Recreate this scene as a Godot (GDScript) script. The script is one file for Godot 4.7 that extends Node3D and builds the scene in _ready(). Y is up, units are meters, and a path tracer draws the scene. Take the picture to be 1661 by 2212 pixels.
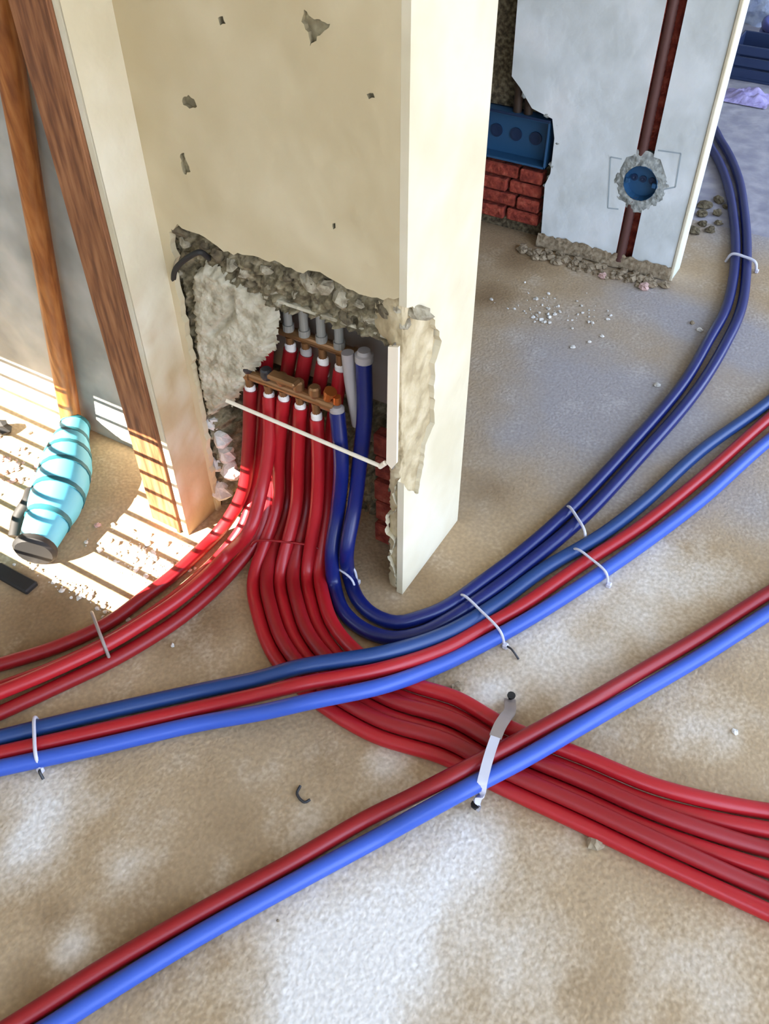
extends Node3D
# x runs along the front face of the pier to the right, z out of it towards the camera, y up; the origin is the foot of the pier's right corner.

var rng := RandomNumberGenerator.new()
var M := {}
var RR := 0.0125                                    # radius of the red pipe sleeves
var BR := 0.0135                                    # and of the blue ones

func _ready() -> void:
	rng.seed = 7
	var cam := Camera3D.new()
	cam.name = "camera"
	cam.fov = 61.51
	cam.near = 0.02
	cam.far = 100.0
	cam.transform = Transform3D(Basis(Vector3(0.860, -0.005, -0.510), Vector3(-0.358, 0.706, -0.611), Vector3(0.363, 0.708, 0.606)), Vector3(0.501, 1.250, 0.898))
	add_child(cam)
	cam.current = true
	var env := Environment.new()
	var sky := Sky.new()
	var sm := ProceduralSkyMaterial.new()
	sm.sky_top_color = Color(0.72, 0.82, 0.97)
	sm.sky_horizon_color = Color(0.93, 0.95, 1.0)
	sm.ground_horizon_color = Color(0.74, 0.70, 0.62)
	sm.ground_bottom_color = Color(0.55, 0.50, 0.43)
	sm.sun_angle_max = 1.0
	sm.energy_multiplier = 1.0
	sky.sky_material = sm
	env.background_mode = Environment.BG_SKY
	env.sky = sky
	env.background_energy_multiplier = 6.0
	env.tonemap_mode = Environment.TONE_MAPPER_LINEAR
	env.tonemap_exposure = 1.12
	env.sdfgi_enabled = true
	env.ssao_enabled = true
	env.ssil_enabled = true
	var we := WorldEnvironment.new()
	we.name = "sky_environment"
	we.environment = env
	add_child(we)
	var sun := DirectionalLight3D.new()
	sun.name = "sun"
	sun.light_color = Color(1.0, 0.96, 0.9)
	sun.light_energy = 14.0
	sun.light_angular_distance = 0.0
	sun.shadow_enabled = true
	add_child(sun)
	sun.look_at_from_position(Vector3.ZERO, Vector3(0.5, -0.87, -1.0), Vector3.UP)
	materials()
	shell()
	pier()
	far_wall()
	cabinet()
	manifolds()
	hoses()
	ties()
	left_side()
	debris()
	far_clutter()

# ------------------------------------------------------------------ helpers
func obj(called: String, mesh: Mesh, mat: Material, parent: Node = self) -> MeshInstance3D:
	var o := MeshInstance3D.new()
	o.name = called
	o.mesh = mesh
	o.material_override = mat
	o.cast_shadow = GeometryInstance3D.SHADOW_CASTING_SETTING_ON
	parent.add_child(o, true)
	var base: String = o.name
	return o

func numbered(called: String) -> String:
	if not has_node(NodePath(called)):
		return called
	var k := 1
	while has_node(NodePath("%s_%03d" % [called, k])):
		k += 1
	return "%s_%03d" % [called, k]

func thing(called: String, label: String, category: String, group := "", at := Vector3.ZERO) -> Node3D:
	var o := Node3D.new()
	o.name = numbered(called)
	add_child(o)
	o.position = at
	tag(o, label, category, group)
	return o

func single(called: String, mesh: Mesh, mat: Material, label: String, category: String, group := "") -> MeshInstance3D:
	var o := obj(numbered(called), mesh, mat)
	tag(o, label, category, group)
	return o

func tag(o: Node, label: String, category: String, group := "") -> void:
	o.set_meta("label", label)
	o.set_meta("category", category)
	if group != "":
		o.set_meta("group", group)

func structure(called: String, label: String, category: String) -> Node3D:
	var o := thing(called, label, category)
	o.set_meta("kind", "structure")
	return o

func mesh_of(st: SurfaceTool) -> ArrayMesh:
	st.generate_normals()
	return st.commit()

func begin(smooth := false) -> SurfaceTool:
	var st := SurfaceTool.new()
	st.begin(Mesh.PRIMITIVE_TRIANGLES)
	st.set_smooth_group(0 if smooth else -1)
	return st

func tri(st: SurfaceTool, a: Vector3, b: Vector3, c: Vector3) -> void:
	st.add_vertex(a)
	st.add_vertex(b)
	st.add_vertex(c)

func quad(st: SurfaceTool, a: Vector3, b: Vector3, c: Vector3, d: Vector3) -> void:
	tri(st, a, b, c)
	tri(st, a, c, d)

# a box from lo to hi with chamfered edges
func add_box(st: SurfaceTool, lo: Vector3, hi: Vector3, ch := 0.0) -> void:
	var c := (lo + hi) / 2
	var h := (hi - lo) / 2
	ch = min(ch, min(h.x, min(h.y, h.z)) * 0.9)
	for ax in 3:
		var u := (ax + 1) % 3
		var v := (ax + 2) % 3
		for s in [-1.0, 1.0]:
			var p := []
			for k in [[-1, -1], [1, -1], [1, 1], [-1, 1]]:
				var q := Vector3.ZERO
				q[ax] = s * h[ax]
				q[u] = k[0] * (h[u] - ch)
				q[v] = k[1] * (h[v] - ch)
				p.append(c + q)
			if s > 0:
				quad(st, p[3], p[2], p[1], p[0])
			else:
				quad(st, p[0], p[1], p[2], p[3])
	if ch <= 0.0:
		return
	for ax in 3:
		var u := (ax + 1) % 3
		var v := (ax + 2) % 3
		for su in [-1.0, 1.0]:
			for sv in [-1.0, 1.0]:
				var e := []
				for k in [[-1, 0], [1, 0], [1, 1], [-1, 1]]:
					var q := Vector3.ZERO
					q[ax] = k[0] * (h[ax] - ch)
					q[u] = su * (h[u] - (ch if k[1] == 1 else 0.0))
					q[v] = sv * (h[v] - (0.0 if k[1] == 1 else ch))
					e.append(c + q)
				if su * sv > 0:
					quad(st, e[0], e[1], e[2], e[3])
				else:
					quad(st, e[3], e[2], e[1], e[0])
	for sx in [-1.0, 1.0]:
		for sy in [-1.0, 1.0]:
			for sz in [-1.0, 1.0]:
				var a := c + Vector3(sx * h.x, sy * (h.y - ch), sz * (h.z - ch))
				var b := c + Vector3(sx * (h.x - ch), sy * h.y, sz * (h.z - ch))
				var d := c + Vector3(sx * (h.x - ch), sy * (h.y - ch), sz * h.z)
				if sx * sy * sz > 0:
					tri(st, a, d, b)
				else:
					tri(st, a, b, d)

func box_mesh(lo: Vector3, hi: Vector3, ch := 0.0) -> ArrayMesh:
	var st := begin()
	add_box(st, lo, hi, ch)
	return mesh_of(st)

func catmull(p: Array, step: float) -> PackedVector3Array:
	var out := PackedVector3Array()
	for i in p.size() - 1:
		var a: Vector3 = p[max(i - 1, 0)]
		var b: Vector3 = p[i]
		var c: Vector3 = p[i + 1]
		var d: Vector3 = p[min(i + 2, p.size() - 1)]
		# centripetal parametrisation, so that unequal spans do not overshoot
		var t1: float = sqrt(max(a.distance_to(b), 0.0001))
		var t2: float = sqrt(max(b.distance_to(c), 0.0001))
		var t3: float = sqrt(max(c.distance_to(d), 0.0001))
		var m1 := (c - b)
		var m2 := (c - b)
		if i > 0:
			m1 = t2 * ((b - a) / t1 - (c - a) / (t1 + t2) + (c - b) / t2)
		if i < p.size() - 2:
			m2 = t2 * ((c - b) / t2 - (d - b) / (t2 + t3) + (d - c) / t3)
		var n: int = max(2, int(b.distance_to(c) / step))
		for k in n:
			var t := float(k) / n
			var tt := t * t
			var ttt := tt * t
			out.append(b * (2 * ttt - 3 * tt + 1) + m1 * (ttt - 2 * tt + t) + c * (-2 * ttt + 3 * tt) + m2 * (ttt - tt))
	out.append(p[p.size() - 1])
	return out

# a tube along points; rad may depend on the distance along it through the Callable
func tube(pts: PackedVector3Array, rad, sides := 14, caps := true, squash := 1.0) -> ArrayMesh:
	var verts := PackedVector3Array()
	var norms := PackedVector3Array()
	var idx := PackedInt32Array()
	var n := pts.size()
	var t0 := (pts[1] - pts[0]).normalized()
	var side := t0.cross(Vector3.UP if abs(t0.y) < 0.9 else Vector3.RIGHT).normalized()
	var along := 0.0
	for i in n:
		var t: Vector3 = (pts[min(i + 1, n - 1)] - pts[max(i - 1, 0)]).normalized()
		side = (side - t * side.dot(t)).normalized()
		var up := side.cross(t)
		if i > 0:
			along += pts[i].distance_to(pts[i - 1])
		var r: float = rad.call(along) if rad is Callable else rad
		for k in sides:
			var a := TAU * k / sides
			var d := side * cos(a) + up * sin(a) * squash
			verts.append(pts[i] + d * r)
			norms.append((side * cos(a) + up * sin(a) / squash).normalized())
	for i in n - 1:
		for k in sides:
			var a := i * sides + k
			var b := i * sides + (k + 1) % sides
			idx.append_array([a, b, a + sides, b, b + sides, a + sides])
	if caps:
		for e in [0, n - 1]:
			var c := verts.size()
			var t: Vector3 = (pts[0] - pts[1]).normalized() if e == 0 else (pts[n - 1] - pts[n - 2]).normalized()
			verts.append(pts[e])
			norms.append(t)
			for k in sides:
				verts.append(verts[e * sides + k])
				norms.append(t)
			for k in sides:
				if e == 0:
					idx.append_array([c, c + 1 + (k + 1) % sides, c + 1 + k])
				else:
					idx.append_array([c, c + 1 + k, c + 1 + (k + 1) % sides])
	var arr := []
	arr.resize(Mesh.ARRAY_MAX)
	arr[Mesh.ARRAY_VERTEX] = verts
	arr[Mesh.ARRAY_NORMAL] = norms
	arr[Mesh.ARRAY_INDEX] = idx
	var m := ArrayMesh.new()
	m.add_surface_from_arrays(Mesh.PRIMITIVE_TRIANGLES, arr)
	return m

func rod(a: Vector3, b: Vector3, r: float, sides := 14) -> ArrayMesh:
	return tube(PackedVector3Array([a, a.lerp(b, 0.5), b]), r, sides)

# a body of revolution about the axis from a along dir; profile = [[distance, radius], ...]
func lathe(a: Vector3, dir: Vector3, profile: Array, sides := 16) -> ArrayMesh:
	var st := begin(true)
	dir = dir.normalized()
	var s := dir.cross(Vector3.UP if abs(dir.y) < 0.9 else Vector3.RIGHT).normalized()
	var w := dir.cross(s)
	for i in profile.size() - 1:
		st.set_smooth_group(-1 if i % 2 == 1 and profile.size() > 5 else i)
		for k in sides:
			var p := []
			for q in [[i, k], [i, k + 1], [i + 1, k + 1], [i + 1, k]]:
				var an: float = TAU * q[1] / sides
				p.append(a + dir * profile[q[0]][0] + (s * cos(an) + w * sin(an)) * profile[q[0]][1])
			if profile[i][1] > 0.00001:
				tri(st, p[0], p[1], p[2])
			if profile[i + 1][1] > 0.00001:
				tri(st, p[0], p[2], p[3])
	return mesh_of(st)

# a height field over a rectangle; place(u, v) gives the point
func field(nu: int, nv: int, place: Callable, smooth := true) -> ArrayMesh:
	var st := begin(smooth)
	var g := []
	for j in nv + 1:
		var row := []
		for i in nu + 1:
			row.append(place.call(float(i) / nu, float(j) / nv))
		g.append(row)
	for j in nv:
		for i in nu:
			if g[j][i].is_finite() and g[j + 1][i].is_finite() and g[j + 1][i + 1].is_finite() and g[j][i + 1].is_finite():
				quad(st, g[j][i], g[j + 1][i], g[j + 1][i + 1], g[j][i + 1])
	return mesh_of(st)

func rock(size: Vector3, seed_: int, flat := 0.0) -> ArrayMesh:
	var r := RandomNumberGenerator.new()
	r.seed = seed_
	var st := begin(false)
	var rows := 4
	var cols := 7
	var g := []
	for j in rows + 1:
		var row := []
		for i in cols:
			var la := PI * (float(j) / rows - 0.5)
			var lo := TAU * (i + 0.5 * (j % 2)) / cols
			var k := r.randf_range(0.72, 1.12)
			var q := Vector3(cos(la) * cos(lo), sin(la), cos(la) * sin(lo)) * k
			if j == 0 or j == rows:
				q = Vector3(0, sin(la) * 0.85, 0)
			q.y = max(q.y, -0.45)
			row.append(q * size / 2)
		g.append(row)
	for j in rows:
		for i in cols:
			var i2 := (i + 1) % cols
			quad(st, g[j][i], g[j][i2], g[j + 1][i2], g[j + 1][i])
	return mesh_of(st)

func extrude(poly: PackedVector2Array, z0: float, z1: float, turn := false) -> ArrayMesh:
	# turn: the polygon holds (z, y) and is extruded along x
	var st := begin(false)
	var P := func(p: Vector2, z: float) -> Vector3: return Vector3(z, p.y, p.x) if turn else Vector3(p.x, p.y, z)
	var t := Geometry2D.triangulate_polygon(poly)
	for i in range(0, t.size(), 3):
		tri(st, P.call(poly[t[i]], z1), P.call(poly[t[i + 1]], z1), P.call(poly[t[i + 2]], z1))
		tri(st, P.call(poly[t[i + 2]], z0), P.call(poly[t[i + 1]], z0), P.call(poly[t[i]], z0))
	for i in poly.size():
		var a := poly[i]
		var b := poly[(i + 1) % poly.size()]
		quad(st, P.call(a, z0), P.call(a, z1), P.call(b, z1), P.call(b, z0))
	return mesh_of(st)

func valid(poly: PackedVector2Array) -> bool:
	return Geometry2D.triangulate_polygon(poly).size() > 0

func ragged(poly: PackedVector2Array, step: float, amount: float, seed_: int, keep: Callable) -> PackedVector2Array:
	var r := RandomNumberGenerator.new()
	r.seed = seed_
	var out := PackedVector2Array()
	for i in poly.size():
		var a := poly[i]
		var b := poly[(i + 1) % poly.size()]
		out.append(a)
		if keep.call(a, b):
			continue
		var n := int(a.distance_to(b) / step)
		for k in range(1, n):
			var q := a.lerp(b, float(k) / n)
			var nn := (b - a).normalized().orthogonal()
			out.append(q + nn * r.randf_range(-amount, amount))
	return out

func chip_edge(c: PackedVector2Array) -> PackedVector2Array:
	for try in 6:
		var q := ragged(c, 0.0035, 0.0016 - try * 0.0003, 50 + try, func(_a: Vector2, _b: Vector2) -> bool: return false)
		if valid(q):
			return q
	return c

func noise(freq: float, oct := 4, seed_ := 1, kind := FastNoiseLite.TYPE_SIMPLEX_SMOOTH) -> FastNoiseLite:
	var n := FastNoiseLite.new()
	n.noise_type = kind
	n.frequency = freq
	n.fractal_octaves = oct
	n.seed = seed_
	return n

func ntex(freq: float, oct: int, cols: Array, seed_ := 1, size := 512) -> NoiseTexture2D:
	var t := NoiseTexture2D.new()
	t.width = size
	t.height = size
	t.seamless = true
	t.noise = noise(freq, oct, seed_)
	var g := Gradient.new()
	g.offsets = PackedFloat32Array()
	g.colors = PackedColorArray()
	var offs := PackedFloat32Array()
	var cc := PackedColorArray()
	for c in cols:
		offs.append(c[0])
		cc.append(c[1])
	g.offsets = offs
	g.colors = cc
	t.color_ramp = g
	return t

func bump(freq: float, oct: int, strength: float, seed_ := 1, size := 512) -> NoiseTexture2D:
	var t := NoiseTexture2D.new()
	t.width = size
	t.height = size
	t.seamless = true
	t.noise = noise(freq, oct, seed_)
	t.as_normal_map = true
	t.bump_strength = strength
	return t

func flat(col: Color, rough := 0.6, metal := 0.0) -> StandardMaterial3D:
	var m := StandardMaterial3D.new()
	m.albedo_color = col
	m.roughness = rough
	m.metallic = metal
	return m

func grainy(tex: Texture2D, nrm: Texture2D, scale: float, rough := 0.9, ns := 1.0) -> StandardMaterial3D:
	var m := StandardMaterial3D.new()
	m.albedo_texture = tex
	m.roughness = rough
	m.uv1_triplanar = true
	m.uv1_world_triplanar = true
	m.uv1_scale = Vector3.ONE * scale
	if nrm:
		m.normal_enabled = true
		m.normal_texture = nrm
		m.normal_scale = ns
	return m

func rgb(r: float, g: float, b: float) -> Color:
	return Color(r / 255.0, g / 255.0, b / 255.0)

func materials() -> void:
	var fine := bump(0.03, 5, 3.0, 3)
	var coarse := bump(0.02, 6, 14.0, 4)
	M.plaster = grainy(ntex(0.006, 4, [[0.2, rgb(194, 177, 140)], [0.5, rgb(202, 186, 150)], [0.8, rgb(210, 195, 160)]], 11), fine, 1.1, 0.85, 0.35)  # darker copy of the cream coat; shade of the front face put in
	M.cream = grainy(ntex(0.006, 4, [[0.2, rgb(206, 194, 162)], [0.5, rgb(214, 203, 174)], [0.8, rgb(220, 211, 186)]], 12), fine, 1.1, 0.85, 0.35)
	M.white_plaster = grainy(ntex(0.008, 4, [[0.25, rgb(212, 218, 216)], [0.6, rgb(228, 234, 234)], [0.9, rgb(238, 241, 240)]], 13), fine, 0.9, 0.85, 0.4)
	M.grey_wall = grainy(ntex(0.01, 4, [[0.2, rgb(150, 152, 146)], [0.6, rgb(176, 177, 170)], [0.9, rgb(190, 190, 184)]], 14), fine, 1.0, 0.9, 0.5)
	M.mortar = grainy(ntex(0.03, 5, [[0.2, rgb(72, 62, 42)], [0.45, rgb(108, 97, 71)], [0.6, rgb(138, 126, 97)], [0.85, rgb(170, 159, 132)]], 15), coarse, 3.0, 0.95, 1.0)
	M.slab = grainy(ntex(0.02, 5, [[0.2, rgb(150, 140, 116)], [0.5, rgb(186, 177, 152)], [0.8, rgb(206, 198, 176)]], 16), coarse, 2.4, 0.95, 0.7)
	M.corner = grainy(ntex(0.015, 5, [[0.2, rgb(166, 148, 112)], [0.5, rgb(190, 173, 136)], [0.8, rgb(206, 190, 156)]], 17), coarse, 2.0, 0.95, 0.5)
	M.stone = grainy(ntex(0.03, 5, [[0.2, rgb(120, 110, 88)], [0.6, rgb(170, 160, 136)], [0.9, rgb(196, 188, 166)]], 18), coarse, 4.0, 0.95, 0.8)
	M.chip = grainy(ntex(0.02, 4, [[0.2, rgb(128, 116, 88)], [0.8, rgb(176, 164, 130)]], 33), fine, 3.0, 0.95, 1.0)
	M.dark_stone = grainy(ntex(0.03, 5, [[0.2, rgb(70, 60, 44)], [0.6, rgb(112, 100, 76)], [0.9, rgb(140, 128, 102)]], 19), coarse, 4.0, 0.95, 0.8)
	M.brick = grainy(ntex(0.02, 5, [[0.2, rgb(120, 44, 32)], [0.6, rgb(158, 66, 48)], [0.9, rgb(176, 92, 70)]], 20), coarse, 3.0, 0.95, 0.7)
	M.grey_mortar = grainy(ntex(0.03, 5, [[0.2, rgb(132, 136, 132)], [0.6, rgb(170, 174, 168)], [0.9, rgb(196, 198, 192)]], 21), coarse, 3.0, 0.95, 0.8)
	M.chunk = grainy(ntex(0.03, 4, [[0.2, rgb(196, 190, 180)], [0.8, rgb(236, 232, 224)]], 22), coarse, 5.0, 0.95, 0.6)
	M.brown_chunk = grainy(ntex(0.03, 4, [[0.2, rgb(126, 108, 84)], [0.8, rgb(172, 156, 130)]], 23), coarse, 5.0, 0.95, 0.6)
	M.pink_chunk = grainy(ntex(0.03, 4, [[0.2, rgb(180, 140, 128)], [0.8, rgb(216, 186, 176)]], 24), coarse, 5.0, 0.95, 0.6)
	var wood := ntex(0.02, 4, [[0.2, rgb(104, 62, 34)], [0.5, rgb(138, 88, 52)], [0.8, rgb(160, 108, 68)]], 25)
	M.wood = grainy(wood, fine, 1.0, 0.7, 0.5)
	M.wood.uv1_scale = Vector3(6.0, 0.7, 6.0)
	M.pole = grainy(ntex(0.02, 4, [[0.2, rgb(128, 70, 24)], [0.5, rgb(164, 98, 42)], [0.8, rgb(184, 122, 64)]], 26), fine, 1.0, 0.5, 0.3)
	M.pole.uv1_scale = Vector3(7.0, 0.8, 7.0)
	M.red = flat(rgb(172, 26, 34), 0.34)
	M.red_dark = flat(rgb(146, 20, 26), 0.4)
	M.blue = flat(rgb(17, 30, 98), 0.3)
	M.blue_pale = flat(rgb(54, 88, 182), 0.36)
	M.blue_teal = flat(rgb(28, 62, 118), 0.36)
	M.white_plastic = flat(rgb(240, 232, 224), 0.4)
	M.grey_plastic = flat(rgb(168, 160, 156), 0.45)
	M.clear_grey = flat(rgb(150, 146, 136), 0.3)
	M.sheet = flat(rgb(150, 146, 136), 0.42, 0.5)
	M.sheet_white = flat(rgb(248, 234, 208), 0.4)
	M.brass = flat(rgb(150, 110, 72), 0.38, 0.7)
	M.copper = flat(rgb(196, 110, 52), 0.35, 0.8)
	M.dark = flat(rgb(34, 32, 30), 0.7)
	M.iron = flat(rgb(70, 70, 72), 0.45, 0.6)
	M.tie = flat(rgb(206, 204, 214), 0.35)
	M.tie_grey = flat(rgb(150, 136, 128), 0.4)
	M.conduit = flat(rgb(92, 58, 52), 0.5)
	M.conduit_dark = flat(rgb(66, 50, 38), 0.5)
	M.box_blue = flat(rgb(40, 84, 122), 0.45)
	M.box_blue_in = flat(rgb(22, 44, 76), 0.5)
	M.pencil = flat(rgb(168, 180, 184), 0.9)
	M.cyan = flat(rgb(92, 178, 200), 0.5)
	M.teal = flat(rgb(30, 92, 100), 0.6)
	M.crate = flat(rgb(34, 50, 84), 0.5)
	M.sack = grainy(ntex(0.02, 3, [[0.2, rgb(176, 190, 224)], [0.8, rgb(214, 224, 244)]], 27), coarse, 2.0, 0.6, 0.5)
	M.coil = flat(rgb(36, 44, 128), 0.4)
	M.lilac = grainy(ntex(0.02, 3, [[0.2, rgb(150, 140, 190)], [0.8, rgb(184, 174, 214)]], 28), coarse, 2.0, 0.7, 0.5)
	M.tan_screed = grainy(ntex(0.012, 5, [[0.2, rgb(160, 136, 102)], [0.5, rgb(182, 157, 120)], [0.8, rgb(206, 190, 164)]], 35), null, 0.8, 0.9, 0.4)
	M.concrete = grainy(ntex(0.02, 5, [[0.2, rgb(146, 144, 156)], [0.5, rgb(160, 157, 166)], [0.8, rgb(176, 172, 178)]], 29), fine, 1.0, 0.9, 0.4)  # blue skylight cast of the far floor put into this cool tone

# ------------------------------------------------------------------ the room
var FX0 := -1.35
var FX1 := 1.05
var FZ0 := -1.75
var FZ1 := 1.0

func floor_texture() -> ImageTexture:
	var w := 1400
	var h := 1604
	var dust: Array = [Vector4(0.28, 0.54, 0.17, 0.90), Vector4(0.25, 0.66, 0.12, 0.80), Vector4(0.32, 0.37, 0.10, 0.60), Vector4(0.30, -0.01, 0.13, 0.75), Vector4(0.35, -0.20, 0.12, 0.55), Vector4(0.24, 0.11, 0.05, 0.90), Vector4(-0.28, 0.63, 0.09, 0.75), Vector4(-0.23, 0.71, 0.07, 0.70), Vector4(-0.10, 0.65, 0.05, 0.50), Vector4(-0.07, 0.77, 0.04, 0.60), Vector4(0.46, 0.49, 0.07, 0.35), Vector4(0.55, -0.01, 0.11, 0.35), Vector4(0.38, -0.34, 0.11, 0.40), Vector4(0.15, 0.31, 0.05, 0.60), Vector4(-0.28, 0.48, 0.05, 0.25), Vector4(0.51, -0.34, 0.09, 0.30), Vector4(-0.29, 0.28, 0.05, 0.30), Vector4(0.65, 0.34, 0.13, 0.25), Vector4(-0.35, 0.21, 0.06, 0.30)]
	var mauve: Array = [Vector4(0.09, -0.67, 0.26, 0.80), Vector4(-0.07, -0.92, 0.19, 0.50), Vector4(0.27, -0.77, 0.21, 0.70), Vector4(0.04, -1.24, 0.15, 0.60), Vector4(-0.06, -2.67, 0.35, 1.00), Vector4(0.19, -1.82, 0.23, 1.00), Vector4(-0.02, -0.51, 0.08, 0.30), Vector4(0.38, -1.14, 0.17, 0.90), Vector4(0.21, -1.18, 0.14, 0.70), Vector4(0.28, -0.43, 0.12, 0.40), Vector4(0.52, -0.57, 0.11, 0.50)]
	var brown: Array = [Vector4(0.00, -0.05, 0.08, 0.70), Vector4(-0.32, -1.03, 0.09, 0.80), Vector4(-0.27, 0.22, 0.06, 0.70), Vector4(-0.55, 0.37, 0.11, 1.00), Vector4(-0.51, 0.44, 0.07, 0.60), Vector4(-0.00, 0.70, 0.09, 0.80), Vector4(0.01, 0.51, 0.11, 0.35), Vector4(0.02, -0.34, 0.06, 0.60), Vector4(-0.27, 0.30, 0.07, 0.50), Vector4(-0.33, -1.26, 0.09, 0.70), Vector4(0.06, 0.36, 0.05, 0.40), Vector4(-0.13, 0.75, 0.03, 0.60), Vector4(-0.10, 0.83, 0.04, 0.60), Vector4(0.55, 0.45, 0.06, 0.30), Vector4(0.20, 0.66, 0.04, 0.40)]  # brown floor patches; those behind the pier paint in the alcove shade
	var lw := 140
	var lh := 160
	var maps := []
	for list in [dust, mauve, brown]:
		var im := Image.create_empty(lw, lh, false, Image.FORMAT_L8)
		for j in lh:
			for i in lw:
				var x: float = lerp(FX0, FX1, (i + 0.5) / lw)
				var z: float = lerp(FZ0, FZ1, (j + 0.5) / lh)
				var s := 0.0
				for b in list:
					var d2: float = (Vector2(x, z) - Vector2(b.x, b.y)).length_squared() / (b.z * b.z)
					if d2 < 6.0:
						s += b.w * exp(-d2 * 1.3)
				im.set_pixel(i, j, Color(s * 0.5, s * 0.5, s * 0.5))
		im.resize(w, h, Image.INTERPOLATE_CUBIC)
		maps.append(im.get_data())
	var n1 := noise(0.012, 5, 5).get_image(w, h, false, false, false).get_data()
	var n2 := noise(0.16, 4, 6).get_image(w, h, false, false, false).get_data()
	var streak := noise(0.02, 4, 9)
	var sim := streak.get_image(w, h / 5, false, false, false)
	sim.resize(w, h, Image.INTERPOLATE_CUBIC)
	var n3 := sim.get_data()
	var tan_c := Vector3(178, 153, 119)
	var pale := Vector3(228, 222, 214)
	var mau := Vector3(162, 155, 153)
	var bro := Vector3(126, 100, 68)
	var data := PackedByteArray()
	data.resize(w * h * 3)
	for k in w * h:
		var a := n1[k] / 255.0 - 0.5
		var b := n2[k] / 255.0 - 0.5
		var c3 := n3[k] / 255.0 - 0.5
		var d: float = clamp(maps[0][k] / 127.5 * 1.1 - 0.08 + a * 0.6 + b * 0.3 + c3 * 0.35, 0.0, 1.0)
		var m: float = clamp(maps[1][k] / 127.5 * 1.25 + a * 0.3, 0.0, 1.0)
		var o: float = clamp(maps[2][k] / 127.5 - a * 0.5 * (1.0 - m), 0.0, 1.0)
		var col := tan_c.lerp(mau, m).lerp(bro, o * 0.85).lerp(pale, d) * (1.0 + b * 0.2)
		data[k * 3] = int(clamp(col.x, 0, 255))
		data[k * 3 + 1] = int(clamp(col.y, 0, 255))
		data[k * 3 + 2] = int(clamp(col.z, 0, 255))
	return ImageTexture.create_from_image(Image.create_from_data(w, h, false, Image.FORMAT_RGB8, data))

func plane_uv(x0: float, x1: float, z0: float, z1: float) -> ArrayMesh:
	var st := SurfaceTool.new()
	st.begin(Mesh.PRIMITIVE_TRIANGLES)
	st.set_normal(Vector3.UP)
	for q in [[0, 0], [1, 0], [1, 1], [0, 0], [1, 1], [0, 1]]:
		st.set_uv(Vector2(q[0], q[1]))
		st.add_vertex(Vector3(lerp(x0, x1, float(q[0])), 0, lerp(z0, z1, float(q[1]))))
	st.generate_tangents()
	return st.commit()

func wall_box(called: String, label: String, boxes: Array, mat: Material) -> Node3D:
	var w := structure(called, label, called.split("_")[0])
	for b in boxes:
		obj("panel", box_mesh(b[0], b[1]), mat, w)
	return w

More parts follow.
